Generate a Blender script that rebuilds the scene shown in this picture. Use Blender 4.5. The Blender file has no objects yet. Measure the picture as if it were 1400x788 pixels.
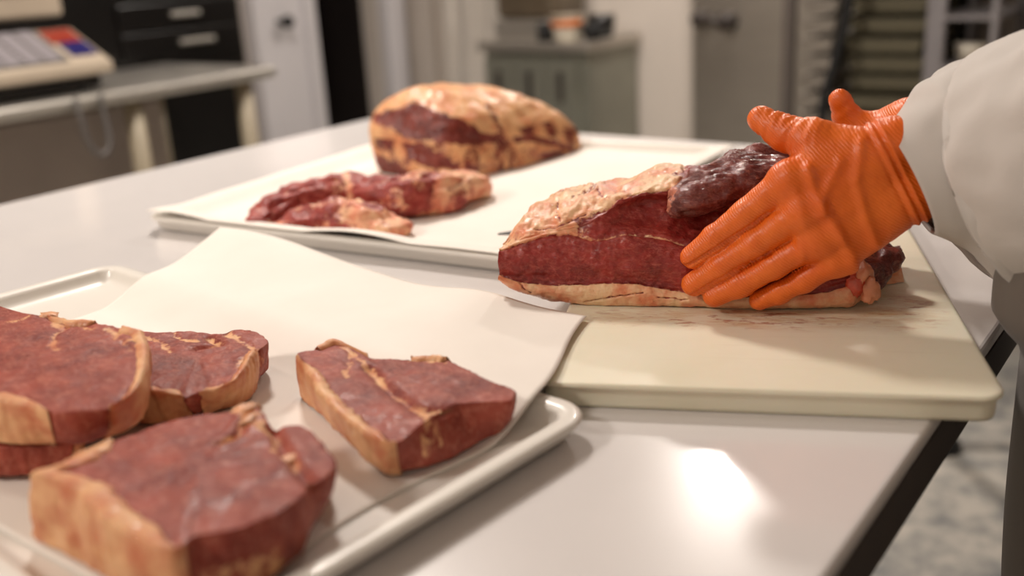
import bpy, math, random
import numpy as np
from mathutils import Matrix, Vector

TZ = 0.88                      # height of the table top above the floor
C = bpy.context.scene.collection
scn = bpy.context.scene
rng = random.Random(7)
nr = np.random.RandomState(5)

# ------------------------------------------------------------------ camera
cam_d = bpy.data.cameras.new('camera'); cam = bpy.data.objects.new('camera', cam_d); C.objects.link(cam)
YAW, PITCH, ROLL = math.radians(36.66), math.radians(18.39), math.radians(-3.25)
_F = Vector((-math.sin(YAW)*math.cos(PITCH), math.cos(YAW)*math.cos(PITCH), -math.sin(PITCH)))
_R = Vector((math.cos(YAW), math.sin(YAW), 0)); _U = _R.cross(_F)
_R2 = _R*math.cos(ROLL)+_U*math.sin(ROLL); _U2 = _U*math.cos(ROLL)-_R*math.sin(ROLL)
M = Matrix((_R2, _U2, -_F)).transposed().to_4x4(); M.translation = Vector((0, 0, 0.31+TZ))
cam.matrix_world = M
cam_d.sensor_width = 36; cam_d.lens = 36.0; cam_d.clip_start = 0.02; cam_d.clip_end = 60
cam_d.dof.use_dof = True; cam_d.dof.focus_distance = 0.83; cam_d.dof.aperture_fstop = 2.8
scn.camera = cam

# ------------------------------------------------------------------ world, lights, exposure
w = bpy.data.worlds.new('world'); scn.world = w; w.use_nodes = True
w.node_tree.nodes['Background'].inputs[0].default_value = (1.0, 0.93, 0.86, 1)
w.node_tree.nodes['Background'].inputs[1].default_value = 0.02
scn.view_settings.view_transform = 'Standard'; scn.view_settings.look = 'None'
scn.view_settings.gamma = 1.0; scn.view_settings.exposure = -0.10
LAMPS = [((-1.54, 3.42), 34.0, 0.11), ((-1.75, 1.55), 46.0, 0.16), ((-2.2, 0.2), 10.0, 0.16), ((-1.7, -1.3), 52.0, 0.3),
         ((0.9, -1.9), 9.0, 0.3), ((1.2, 2.2), 5.0, 0.16)]  # the two lamps behind the camera are added, unseen fill
LAMP_COL = (1.0, 0.915, 0.835)

# ------------------------------------------------------------------ traced data
# traced outlines, metres, relative to the table top (z = 0)
D = {
'D_top': ((-0.5359,0.4551,0.043),(-0.4945,0.4311,0.042),(-0.4717,0.4163,0.041),(-0.44,0.4023,0.039),(-0.4141,0.3958,0.037),(-0.3899,0.3908,0.036),(-0.3841,0.3973,0.036),(-0.3863,0.416,0.037),(-0.3871,0.433,0.038),(-0.3843,0.4528,0.038),(-0.3634,0.4706,0.037),(-0.3579,0.4724,0.037),(-0.3656,0.4939,0.037),(-0.3715,0.4881,0.038),(-0.3866,0.4895,0.04),(-0.4103,0.4962,0.04),(-0.4328,0.5019,0.041),(-0.4455,0.4996,0.041),(-0.4592,0.492,0.04),(-0.4718,0.4868,0.04),(-0.485,0.4785,0.041),(-0.5116,0.4839,0.043),(-0.5258,0.4833,0.044),(-0.5282,0.4671,0.043)),
'D_bot': ((-0.5379,0.4558,0.009),(-0.4994,0.4382,0.009),(-0.4569,0.4215,0.009),(-0.4196,0.4036,0.009),(-0.3995,0.397,0.009),(-0.3895,0.4038,0.009),(-0.3792,0.4172,0.009),(-0.3739,0.4365,0.009),(-0.372,0.4613,0.009),(-0.3703,0.4741,0.009),(-0.3827,0.506,0.009),(-0.4018,0.5238,0.009),(-0.4364,0.5263,0.009),(-0.4687,0.5236,0.009),(-0.498,0.5076,0.009),(-0.5327,0.4965,0.009),(-0.5451,0.4819,0.009)),
'B_top': ((-0.6957,0.404,0.038),(-0.7124,0.4285,0.04),(-0.6725,0.4367,0.04),(-0.6613,0.4461,0.04),(-0.6498,0.4539,0.04),(-0.6295,0.4574,0.04),(-0.6219,0.462,0.041),(-0.6172,0.4704,0.042),(-0.6052,0.474,0.042),(-0.5896,0.4719,0.041),(-0.577,0.4678,0.04),(-0.5728,0.4583,0.04),(-0.5703,0.4499,0.04),(-0.5587,0.434,0.04),(-0.5443,0.4085,0.037),(-0.5452,0.4007,0.036),(-0.5469,0.3913,0.035),(-0.5577,0.3838,0.034),(-0.5584,0.3753,0.034),(-0.5743,0.3708,0.035),(-0.5875,0.3665,0.036),(-0.6181,0.358,0.036),(-0.6623,0.3757,0.037)),
'B_bot': ((-0.6767,0.3793,0.009),(-0.6038,0.3651,0.009),(-0.5818,0.3774,0.009),(-0.5786,0.3885,0.009),(-0.5713,0.398,0.009),(-0.5684,0.4078,0.009),(-0.5639,0.42,0.009),(-0.5639,0.4328,0.009),(-0.5859,0.4581,0.009),(-0.5894,0.4721,0.009),(-0.6057,0.4813,0.009),(-0.6339,0.4831,0.009),(-0.6557,0.4714,0.009),(-0.6943,0.4508,0.009),(-0.7335,0.4298,0.009),(-0.7188,0.4035,0.009)),
'A_top': ((-0.819,0.3601,0.068),(-0.7736,0.3715,0.068),(-0.7485,0.3693,0.068),(-0.7105,0.3725,0.068),(-0.6809,0.3756,0.068),(-0.6626,0.3834,0.068),(-0.6401,0.3879,0.067),(-0.6157,0.3888,0.066),(-0.5802,0.3677,0.066),(-0.5518,0.3452,0.066),(-0.5325,0.3249,0.065),(-0.5259,0.3095,0.064),(-0.5317,0.3017,0.063),(-0.5555,0.2827,0.063),(-0.5607,0.2821,0.063),(-0.5991,0.2748,0.064),(-0.6339,0.2655,0.064),(-0.6874,0.2594,0.065),(-0.7728,0.2838,0.066),(-0.8243,0.3286,0.068)),
'A_bot': ((-0.6394,0.2615,0.034),(-0.6053,0.2716,0.034),(-0.5766,0.2868,0.034),(-0.5601,0.2929,0.034),(-0.5516,0.2989,0.034),(-0.5518,0.3123,0.034),(-0.5492,0.323,0.034),(-0.5545,0.3392,0.034),(-0.5785,0.3602,0.034),(-0.6112,0.3812,0.034),(-0.6543,0.388,0.034),(-0.6986,0.3801,0.034),(-0.7669,0.3603,0.034),(-0.811,0.3369,0.034),(-0.7949,0.2964,0.034),(-0.7058,0.2607,0.034)),
'E_top': ((-0.6616,0.2534,0.032),(-0.6057,0.2714,0.032),(-0.5824,0.2869,0.032),(-0.5702,0.2983,0.032),(-0.5701,0.3053,0.032),(-0.6011,0.324,0.032),(-0.6583,0.332,0.032),(-0.7299,0.3069,0.032),(-0.7238,0.2685,0.032)),
'E_bot': ((-0.6706,0.2525,0.009),(-0.611,0.2692,0.009),(-0.5902,0.2867,0.009),(-0.5846,0.3009,0.009),(-0.5912,0.3118,0.009),(-0.6181,0.33,0.009),(-0.6635,0.3302,0.009),(-0.7345,0.304,0.009),(-0.7306,0.2663,0.009)),
'C_top': ((-0.5176,0.2436,0.052),(-0.5101,0.2556,0.052),(-0.5186,0.28,0.05),(-0.5142,0.2963,0.05),(-0.5098,0.3208,0.05),(-0.4989,0.3419,0.05),(-0.4836,0.3575,0.05),(-0.4846,0.3691,0.052),(-0.4745,0.3685,0.052),(-0.46,0.3625,0.05),(-0.4464,0.3579,0.047),(-0.4376,0.3684,0.047),(-0.4164,0.364,0.046),(-0.3873,0.3489,0.045),(-0.3772,0.3318,0.046),(-0.378,0.322,0.047),(-0.3697,0.3039,0.048),(-0.3691,0.2894,0.048),(-0.3753,0.2735,0.047),(-0.3842,0.2605,0.047),(-0.3903,0.2531,0.047),(-0.3839,0.239,0.048),(-0.4048,0.2363,0.049),(-0.4378,0.2387,0.05),(-0.4755,0.2465,0.051),(-0.4991,0.2459,0.052)),
'C_bot': ((-0.5284,0.2428,0.009),(-0.4924,0.2414,0.009),(-0.4488,0.2394,0.009),(-0.3986,0.2384,0.009),(-0.3787,0.2492,0.009),(-0.3742,0.2706,0.009),(-0.3734,0.2894,0.009),(-0.3763,0.3069,0.009),(-0.3968,0.3323,0.009),(-0.4089,0.3527,0.009),(-0.4155,0.3663,0.009),(-0.4346,0.3777,0.009),(-0.4578,0.3751,0.009),(-0.4943,0.3651,0.009),(-0.5198,0.3394,0.009),(-0.5405,0.3059,0.009),(-0.5481,0.271,0.009)),
'D_seams': (((-0.5286,0.4859,0.042),(-0.5029,0.4786,0.042),(-0.4803,0.4677,0.042),(-0.4716,0.465,0.042)),((-0.5029,0.4786,0.042),(-0.4816,0.4523,0.042),(-0.4743,0.4421,0.042)),((-0.4716,0.465,0.042),(-0.4478,0.4496,0.042),(-0.4088,0.4344,0.042),(-0.3956,0.4331,0.042),(-0.3788,0.4486,0.042)),((-0.4088,0.4344,0.042),(-0.3887,0.4285,0.042),(-0.3781,0.4192,0.042),(-0.3807,0.4121,0.042)),((-0.4558,0.4883,0.042),(-0.4375,0.4982,0.042),(-0.4295,0.498,0.042))),
'B_seams': (((-0.7063,0.4244,0.04),(-0.6811,0.4268,0.04),(-0.6606,0.4254,0.04),(-0.6304,0.4196,0.04)),((-0.6596,0.4434,0.04),(-0.646,0.4366,0.04),(-0.6276,0.4394,0.04)),((-0.6174,0.4314,0.04),(-0.6073,0.445,0.04),(-0.6279,0.4513,0.04)),((-0.6229,0.4626,0.04),(-0.607,0.4587,0.04),(-0.5833,0.4527,0.04),(-0.5715,0.4509,0.04)),((-0.5715,0.4509,0.04),(-0.5662,0.4347,0.04),(-0.545,0.4089,0.04))),
'A_seams': (((-0.7087,0.3783,0.067),(-0.6776,0.3634,0.067),(-0.6621,0.3473,0.067),(-0.6406,0.3386,0.067)),((-0.6776,0.3634,0.067),(-0.6817,0.3764,0.067),(-0.6544,0.3755,0.067)),((-0.6434,0.3812,0.067),(-0.616,0.3715,0.067),(-0.5918,0.3646,0.067)),((-0.616,0.3715,0.067),(-0.6127,0.378,0.067),(-0.6076,0.3838,0.067)),((-0.7306,0.3477,0.067),(-0.7235,0.3653,0.067))),
'C_seams': (((-0.4848,0.3701,0.05),(-0.4647,0.3518,0.05),(-0.4565,0.3376,0.05),(-0.4557,0.3252,0.05)),((-0.4647,0.3518,0.05),(-0.4556,0.3535,0.05),(-0.4398,0.3491,0.05),(-0.4238,0.3392,0.05)),((-0.4171,0.3359,0.05),(-0.407,0.3347,0.05),(-0.4003,0.3259,0.05)),((-0.4565,0.3376,0.05),(-0.453,0.3309,0.05))),
'C_groove': ((-0.4485,0.3566,0.048),(-0.4302,0.3463,0.048),(-0.4088,0.335,0.048),(-0.3766,0.3207,0.048)),
'C_knobs': ((-0.4759,0.3654,0.05),(-0.4634,0.3584,0.049),(-0.4109,0.339,0.047)),
'A_knobs': ((-0.7111,0.3801,0.066),(-0.6474,0.3837,0.066)),
'trayF': ((-0.961,0.5845,0.022),(-0.9728,0.4707,0.022),(-0.3333,0.5242,0.022),(-0.3463,0.2835,0.022)),
'paperF': ((-0.8752,0.6646,0.05),(-0.9257,0.703,0.035),(-0.4214,0.6582,0.025),(-0.3531,0.5022,0.009),(-0.3658,0.4073,0.009)),
'trim1': ((-0.9359,0.7594,0.035),(-0.9509,0.803,0.035),(-0.9489,0.8405,0.035),(-0.9296,0.8653,0.035),(-0.9055,0.8923,0.035),(-0.8584,0.8949,0.035),(-0.8183,0.9033,0.035),(-0.7994,0.9361,0.035),(-0.7958,0.9896,0.035),(-0.793,1.0088,0.035)),
'trim2': ((-0.9048,0.7756,0.03),(-0.8889,0.8011,0.03),(-0.8606,0.8209,0.03),(-0.8174,0.8248,0.03),(-0.7797,0.8269,0.03)),
'trim2b': ((-0.8904,0.7896,0.022),(-0.8522,0.7994,0.022),(-0.8102,0.804,0.022),(-0.7891,0.8239,0.022)),
'trimfat': (((-0.8197,0.8785,0.035),(-0.7666,0.844,0.035)),((-0.8482,0.9731,0.035),(-0.8349,1.0014,0.035),(-0.812,1.0105,0.035)),((-0.7833,0.7836,0.035),(-0.7465,0.7733,0.035)),((-0.9951,0.8045,0.035),(-1.0075,0.833,0.035)),((-0.9233,0.7761,0.035),(-0.9009,0.7673,0.035)),((-0.9207,0.8948,0.035),(-0.8823,0.8684,0.035))),
'j0': ((-0.0006,0,0.0407),(0.0098,0,0.033),(0.0224,0,0.0287),(0.0475,0,0.024),(0.0725,0,0.0206),(0.1034,0,0.0201),(0.1338,0,0.0215),(0.1637,0,0.021),(0.2222,0,0.0205),(0.2676,0,0.0235),(0.287,0,0.0253),(0.3032,0.025,0.0269),(0.3223,0.07,0.0296),(0.3332,0.1,0.0355)),
'j1': ((0.0004,0,0.0473),(0.0104,0,0.0436),(0.023,0,0.0405),(0.0481,0,0.039),(0.0731,0,0.0395),(0.0977,0,0.0413),(0.1159,0,0.041),(0.1459,0,0.0365),(0.1637,0,0.0337),(0.2219,0,0.0318),(0.267,0,0.0371),(0.2861,0,0.0436),(0.3025,0.025,0.0406),(0.3216,0.07,0.0419),(0.333,0.1,0.0388)),
'j2': ((0.0026,0.004,0.0676),(0.0099,0.006,0.0703),(0.0366,0.01,0.078),(0.0576,0.012,0.0805),(0.0779,0.008,0.0761),(0.0896,0.008,0.0769),(0.1061,0.008,0.0816),(0.1169,0.008,0.0808),(0.1396,0.008,0.0779),(0.1526,0.008,0.0731),(0.1924,0.008,0.066),(0.2498,0.008,0.0576),(0.2864,0.008,0.052),(0.3093,0.04,0.0485),(0.3329,0.1,0.0415)),
'j3': ((0.0018,0.01,0.0677),(0.019,0.012,0.0744),(0.034,0.014,0.0779),(0.0541,0.015,0.0841),(0.0678,0.016,0.0865),(0.0806,0.018,0.093),(0.0872,0.02,0.0963),(0.0979,0.024,0.1034),(0.1091,0.028,0.1068),(0.1217,0.03,0.1094),(0.1391,0.032,0.1096),(0.1676,0.035,0.11),(0.2206,0.035,0.105),(0.2874,0.03,0.0698),(0.31,0.05,0.0549),(0.3335,0.105,0.0413)),
'j4': ((0.0007,0.02,0.0667),(0.0053,0.03,0.0725),(0.0115,0.04,0.0823),(0.0176,0.05,0.089),(0.031,0.06,0.0964),(0.0512,0.07,0.1026),(0.0644,0.07,0.1052),(0.0968,0.07,0.1103),(0.1155,0.075,0.1156),(0.131,0.08,0.1209),(0.1436,0.08,0.1221),(0.1593,0.08,0.1194),(0.1902,0.08,0.1231),(0.2206,0.08,0.126),(0.251,0.08,0.1131),(0.2913,0.08,0.0749),(0.3143,0.09,0.0528),(0.3341,0.11,0.0419)),
'flapA': ((0.1477,0.02,0.1007),(0.1624,0.022,0.107),(0.1826,0.028,0.1117),(0.2087,0.035,0.1173),(0.2433,0.04,0.1221)),
'flapB': ((0.1759,0.05,0.1202),(0.1936,0.06,0.1266),(0.2115,0.07,0.1269),(0.2326,0.075,0.1244),(0.2566,0.075,0.1174)),
'flapC': ((0.1497,0.035,0.1063),(0.1671,0.045,0.1139),(0.1908,0.05,0.1201),(0.2262,0.05,0.1212)),
'tail': ((0.2739,0.02,0.0386),(0.2973,0.03,0.042),(0.3189,0.05,0.0487)),
'bits': ((0.2891,0,0.0394),(0.2943,0,0.0456),(0.2999,-0.004,0.0349)),
'idx': ((-0.3499,0.7137,0.068),(-0.3328,0.7188,0.0839),(-0.3116,0.7256,0.1035),(-0.2804,0.7366,0.1316)),
'mid': ((-0.3497,0.7148,0.0443),(-0.3284,0.7195,0.0613),(-0.3024,0.7262,0.0821),(-0.2685,0.7374,0.1093)),
'rng': ((-0.3343,0.7203,0.035),(-0.3138,0.7246,0.0467),(-0.2889,0.7309,0.0641),(-0.2578,0.7419,0.0869)),
'pnk': ((-0.3015,0.7342,0.0321),(-0.2861,0.7375,0.0403),(-0.269,0.7415,0.0513),(-0.2459,0.7502,0.071)),
'thm': ((-0.3157,0.7629,0.1717),(-0.2962,0.7625,0.1619),(-0.2703,0.7605,0.1576),(-0.232,0.7724,0.1473)),
'wrist': ((-0.217,0.7788,0.1537),(-0.2002,0.7837,0.1195),(-0.1796,0.7947,0.1412),(-0.208,0.7804,0.1363),(-0.1969,0.7851,0.1418)),
'folds': (((-0.2625,0.7258,0.1414),(-0.2544,0.7292,0.1165),(-0.2416,0.7346,0.0941),(-0.2312,0.739,0.0771),(-0.2282,0.7403,0.0628)),((-0.2414,0.7347,0.1467),(-0.2501,0.731,0.1276),(-0.2533,0.7297,0.1109)),((-0.2822,0.7174,0.1052),(-0.2683,0.7233,0.0939),(-0.2637,0.7252,0.0738)),((-0.228,0.7404,0.16),(-0.2305,0.7394,0.1331),(-0.2231,0.7425,0.1055),(-0.2149,0.746,0.083)),((-0.2471,0.7323,0.111),(-0.2366,0.7368,0.0885)),((-0.2703,0.7225,0.1277),(-0.2636,0.7253,0.0996))),
'rthm': ((-0.2966,0.8905,0.1692),(-0.292,0.8979,0.153),(-0.2801,0.903,0.1412),(-0.2473,0.9115,0.1467)),
'rhand': ((-0.239,0.9041,0.1452),(-0.2094,0.895,0.1391),(-0.3018,0.8992,0.1064),(-0.3483,0.8795,0.0897),(-0.3722,0.8693,0.0795),(-0.3012,0.8995,0.0896),(-0.3479,0.8797,0.0691),(-0.3719,0.8695,0.0585),(-0.2947,0.9022,0.0726),(-0.3353,0.885,0.0517),(-0.3533,0.8773,0.0446),(-0.2882,0.905,0.0589),(-0.317,0.8927,0.0379)),
'slv': ((-0.2054,0.7815,0.133),(-0.1838,0.795,0.1275),(-0.1616,0.8066,0.1258),(-0.1334,0.8186,0.1312),(-0.1106,0.8174,0.1456)),
'grooves': (((-0.3574,0.7018,0.0575),(-0.3395,0.7094,0.07),(-0.3088,0.7224,0.0941),(-0.2939,0.7287,0.107)),((-0.3473,0.7061,0.0362),(-0.3186,0.7183,0.0582),(-0.2917,0.7297,0.076)),((-0.3089,0.7224,0.0359),(-0.2876,0.7314,0.0522),(-0.2678,0.7398,0.0674))),
'cracks': (((0.1219,0,0.0341),(0.0974,0,0.0297),(0.0726,0,0.0239)),((0.018,0,0.0424),(0.0214,0,0.0339),(0.0276,0,0.0308)),((0.1578,0,0.0285),(0.1339,0,0.0299)),((0.0426,0,0.0988),(0.0442,0,0.0932),(0.0514,0,0.0876)),((0.0275,0,0.0811),(0.05,0,0.0838),(0.0748,0,0.0952)),((0.0568,0,0.1013),(0.0752,0,0.1063),(0.0883,0,0.1039))),
'slvedge': ((-0.2216,0.7746,0.1679),(-0.1878,0.789,0.0968)),
'OB': (-0.8681,1.0798,0.012),
'bj_lean1': ((0.0016,0.0912),(0.0511,0.1026),(0.0981,0.1084),(0.1298,0.1046),(0.1792,0.0924),(0.2467,0.0595),(0.2606,0.0499),(0.2173,0.052),(0.1761,0.0589),(0.132,0.0614),(0.0936,0.0654),(0.0614,0.0751),(0.0146,0.0833)),
'bj_lean2': ((0.0864,0.0598),(0.1127,0.0613),(0.131,0.0511),(0.1491,0.04),(0.1629,0.0256),(0.1221,0.0248),(0.0905,0.0362)),
'bj_lean3': ((0.2787,0.0522),(0.3136,0.0486),(0.3602,0.0334),(0.3956,0.0152),(0.3838,0.0139),(0.3362,0.0341),(0.2781,0.0449)),
'bj_lean4': ((0.3114,0.0167),(0.3275,0.0226),(0.3593,0.017),(0.3754,0.0131),(0.3346,0.0082)),
'bj_pink': ((0.0079,0.0308),(0.0433,0.0363),(0.0695,0.0274),(0.081,0.0092),(0.0258,0.005)),
'bj_vein': ((0.2639,0.093),(0.2576,0.0681),(0.2648,0.0461),(0.2661,0.0248),(0.2503,0.0117)),
'bj_top': ((-0.01,0.0886),(0.0117,0.1156),(0.0542,0.1293),(0.1202,0.1361),(0.1829,0.1332),(0.2371,0.1191),(0.2939,0.0959),(0.354,0.0638),(0.3933,0.0357),(0.4059,0.0191)),
}
JO = np.array((-0.5041,0.6612,0.0407)); JE1 = np.array((0.9205,0.3907,0)); JE2 = np.array((-0.3907,0.9205,0))

# ------------------------------------------------------------------ helpers
def A(x): return np.array(x, float)
ORG = {}
def tag(o, label=None, cat=None, group=None, kind=None):
    if label: o['label'] = label
    if cat: o['category'] = cat
    if group: o['group'] = group
    if kind: o['kind'] = kind
    return o
def thing(name, label, cat, loc=(0, 0, 0), group=None, kind=None):
    o = bpy.data.objects.new(name, None); C.objects.link(o)
    o.empty_display_size = 0.05
    o.location = (loc[0], loc[1], loc[2]+TZ); ORG[o.name] = A(loc)
    return tag(o, label, cat, group, kind)
def mesh(name, V, F, mat, parent=None, smooth=True, attrs=None, origin=None, mods=None):
    """V in table-frame metres; becomes ONE object, local to its parent's origin (or its own)."""
    V = A(V)
    if parent is not None: org = ORG[parent.name]
    else: org = A(origin) if origin is not None else A([(V[:,0].min()+V[:,0].max())/2, (V[:,1].min()+V[:,1].max())/2, V[:,2].min()])
    me = bpy.data.meshes.new(name)
    me.from_pydata((V-org).tolist(), [], F if isinstance(F, list) else F.tolist())
    if smooth: me.polygons.foreach_set('use_smooth', [True]*len(me.polygons))
    if attrs:
        for k, v in attrs.items():
            a = me.attributes.new(k, 'FLOAT', 'POINT'); a.data.foreach_set('value', np.asarray(v, np.float32))
    me.materials.append(mat)
    me.validate(); me.update()
    o = bpy.data.objects.new(name, me); C.objects.link(o)
    if parent is not None: o.parent = parent
    else: o.location = (org[0], org[1], org[2]+TZ)
    ORG[o.name] = org
    return o
def bevel(o, wdt, seg=2):
    m = o.modifiers.new('bevel', 'BEVEL'); m.width = wdt; m.segments = seg; m.limit_method = 'ANGLE'; m.angle_limit = 0.6
    return o
BOXF = [(0,3,2,1),(4,5,6,7),(0,1,5,4),(1,2,6,5),(2,3,7,6),(3,0,4,7)]
def boxes(lst):
    V, F = [], []
    for (x0,x1,y0,y1,z0,z1) in lst:
        b = len(V)
        V += [(x0,y0,z0),(x1,y0,z0),(x1,y1,z0),(x0,y1,z0),(x0,y0,z1),(x1,y0,z1),(x1,y1,z1),(x0,y1,z1)]
        F += [tuple(b+i for i in f) for f in BOXF]
    return A(V), F
def box(name, b, mat, parent=None, bv=0.0, **k):
    V, F = boxes([b]); o = mesh(name, V, F, mat, parent, smooth=False, **k)
    if bv: bevel(o, bv)
    return o
def rot2(V, ang, ctr):
    V = A(V).copy(); c, s = math.cos(ang), math.sin(ang); x = V[:,0]-ctr[0]; y = V[:,1]-ctr[1]
    V[:,0] = ctr[0]+c*x-s*y; V[:,1] = ctr[1]+s*x+c*y
    return V
def gridF(nu, nv, wu=False, wv=False, flip=False):
    F = []
    for i in range(nu if wu else nu-1):
        for j in range(nv if wv else nv-1):
            a, b = i*nv+j, ((i+1)%nu)*nv+j; c, d = ((i+1)%nu)*nv+(j+1)%nv, i*nv+(j+1)%nv
            F.append((a,d,c,b) if flip else (a,b,c,d))
    return F
def tube(path, rad, n=16, cap=True, squash=None):
    """round tube along a polyline, radius per point"""
    P = A(path); rad = np.broadcast_to(A(rad), (len(P),))
    T = np.gradient(P, axis=0); T /= np.linalg.norm(T, axis=1)[:,None]+1e-12
    up = A((0,0,1)) if abs(T[0][2]) < .9 else A((1,0,0))
    V = []
    for p, t, r in zip(P, T, rad):
        s = np.cross(t, up); s /= np.linalg.norm(s); u = np.cross(s, t)
        for k in range(n):
            a = 2*math.pi*k/n; V.append(p+r*(s*math.cos(a)+u*math.sin(a)))
    F = gridF(len(P), n, wv=True)
    if cap:
        F.append(tuple(range(n))); F.append(tuple((len(P)-1)*n+k for k in reversed(range(n))))
    return A(V), F
def cyl(p0, p1, r, n=16): return tube([p0, (A(p0)+A(p1))/2, p1], r, n)
def join(parts):
    V, F, b = [], [], 0
    for v, f in parts:
        V.append(A(v)); F += [tuple(b+i for i in q) for q in f]; b += len(v)
    return np.vstack(V), F
def smooth01(a, b, x):
    t = np.clip((x-a)/(b-a), 0, 1); return t*t*(3-2*t)
def catmull(P, n):
    P = A(P); Q = np.vstack([2*P[0]-P[1], P, 2*P[-1]-P[-2]]); m = len(P)-1
    t = np.linspace(0, m, n); i = np.minimum(t.astype(int), m-1); f = (t-i)[:,None]
    p0, p1, p2, p3 = Q[i], Q[i+1], Q[i+2], Q[i+3]
    return .5*(2*p1+(p2-p0)*f+(2*p0-5*p1+4*p2-p3)*f*f+(3*p1-p0-3*p2+p3)*f**3)
_perm = nr.permutation(256); _grad = nr.normal(size=(256,3)); _grad /= np.linalg.norm(_grad, axis=1)[:,None]
def pnoise(P, s=1.0, off=0.0):
    """vectorised 3D gradient noise, about -1..1"""
    P = A(P)*s+off; I = np.floor(P).astype(int); f = P-I; u = f*f*f*(f*(f*6-15)+10); out = 0
    for dx in (0,1):
        for dy in (0,1):
            for dz in (0,1):
                h = _perm[(_perm[(_perm[(I[:,0]+dx)&255]+I[:,1]+dy)&255]+I[:,2]+dz)&255]
                g = np.einsum('ij,ij->i', _grad[h], f-A((dx,dy,dz)))
                wx = u[:,0] if dx else 1-u[:,0]; wy = u[:,1] if dy else 1-u[:,1]; wz = u[:,2] if dz else 1-u[:,2]
                out = out+g*wx*wy*wz
    return out*1.6
def fbm(P, s, o=3, off=0.0): return sum(pnoise(P, s*2**k, off+13.7*k)/2**k for k in range(o))
def vnormals(V, F):
    V = A(V); N = np.zeros_like(V); Q = np.array([f if len(f) == 4 else (f[0],f[1],f[2],f[2]) for f in F if len(f) < 5])
    n = np.cross(V[Q[:,2]]-V[Q[:,0]], V[Q[:,3]]-V[Q[:,1]])
    for k in range(4): np.add.at(N, Q[:,k], n)
    return N/(np.linalg.norm(N, axis=1)[:,None]+1e-15)
def seg_dist(P, poly):
    """distance of points (n,k) to a polyline in k dimensions"""
    P = A(P); best = np.full(len(P), 1e9)
    for a, b in zip(A(poly)[:-1], A(poly)[1:]):
        d = b-a; t = np.clip(((P-a)@d)/(d@d+1e-15), 0, 1); best = np.minimum(best, np.linalg.norm(P-a-t[:,None]*d, axis=1))
    return best
def poly_sd(P, poly):
    """signed distance to a closed 2D polygon, positive inside"""
    P = A(P); Q = A(poly); d = seg_dist(P, np.vstack([Q, Q[:1]])); ins = np.zeros(len(P), bool)
    for a, b in zip(Q, np.roll(Q, -1, 0)):
        c = (a[1] > P[:,1]) != (b[1] > P[:,1])
        xx = (b[0]-a[0])*(P[:,1]-a[1])/(b[1]-a[1]+1e-15)+a[0]
        ins ^= c & (P[:,0] < xx)
    return np.where(ins, d, -d)
# signed distance bodies -> one continuous surface
def caps(P, a, b, ra, rb):
    a, b = A(a), A(b); d = b-a; t = np.clip(((P-a)@d)/(d@d), 0, 1)
    return np.linalg.norm(P-a-t[:,None]*d, axis=1)-(ra+(rb-ra)*t)
def chain(P, pts, rad, k=0.004):
    out = None
    for i in range(len(pts)-1):
        c = caps(P, pts[i], pts[i+1], rad[i], rad[i+1]); out = c if out is None else smin(out, c, k)
    return out
def smin(a, b, k):
    h = np.maximum(k-np.abs(a-b), 0)/k; return np.minimum(a, b)-h*h*k*.25
def ell(P, c, r):
    q = (P-A(c))/A(r); l = np.linalg.norm(q, axis=1); g = np.linalg.norm(q/A(r), axis=1)+1e-9
    return l*(l-1)/g
def nets(fn, lo, hi, h):
    lo, hi = A(lo), A(hi); n = np.ceil((hi-lo)/h).astype(int)+1
    ax = [lo[i]+h*np.arange(n[i]) for i in range(3)]
    G = np.stack(np.meshgrid(*ax, indexing='ij'), -1).reshape(-1,3)
    S = fn(G).reshape(n); ins = S < 0
    num = np.zeros(tuple(n-1)+(3,)); cnt = np.zeros(tuple(n-1))
    for axis in range(3):
        sl0 = [slice(None)]*3; sl1 = [slice(None)]*3; sl0[axis] = slice(0,-1); sl1[axis] = slice(1,None)
        a, b = S[tuple(sl0)], S[tuple(sl1)]; cr = (a < 0) != (b < 0)
        t = np.where(cr, a/(a-b+1e-20), 0)
        o1, o2 = [i for i in range(3) if i != axis]
        for d1 in (0,1):
            for d2 in (0,1):
                s = [None]*3; s[axis] = slice(None)
                s[o1] = slice(d1, d1+n[o1]-1); s[o2] = slice(d2, d2+n[o2]-1)
                c = cr[tuple(s)]; tt = t[tuple(s)]
                cnt += c; num[...,axis] += np.where(c, tt, 0); num[...,o1] += c*d1; num[...,o2] += c*d2
    act = cnt > 0; idx = -np.ones(cnt.shape, int); idx[act] = np.arange(act.sum())
    base = np.argwhere(act); V = lo+h*(base+num[act]/cnt[act][:,None])
    F = []
    for axis in range(3):
        o1, o2 = (axis+1)%3, (axis+2)%3
        sl0 = [slice(1,-1)]*3; sl1 = [slice(1,-1)]*3; sl0[axis] = slice(0,-1); sl1[axis] = slice(1,None)
        a = ins[tuple(sl0)]; b = ins[tuple(sl1)]
        for flag, rev in ((a & ~b, False), (~a & b, True)):
            q = np.argwhere(flag)
            off = np.ones(3, int); off[axis] = 0; q = q+off
            def gi(d1, d2):
                r = q.copy(); r[:,o1] += d1; r[:,o2] += d2; return idx[r[:,0], r[:,1], r[:,2]]
            f = np.stack([gi(-1,-1), gi(0,-1), gi(0,0), gi(-1,0)], 1)
            if rev: f = f[:,::-1]
            F.append(f)
    F = np.vstack(F); F = F[(F >= 0).all(1)]
    return V, [tuple(int(i) for i in f) for f in F]
def relax(V, F, it=2, lam=.5):
    E = np.array([(f[i], f[(i+1)%len(f)]) for f in F for i in range(len(f))])
    for _ in range(it):
        S = np.zeros_like(V); c = np.zeros(len(V))
        np.add.at(S, E[:,0], V[E[:,1]]); np.add.at(c, E[:,0], 1)
        V = V+lam*(S/np.maximum(c,1)[:,None]-V)
    return V

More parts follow.
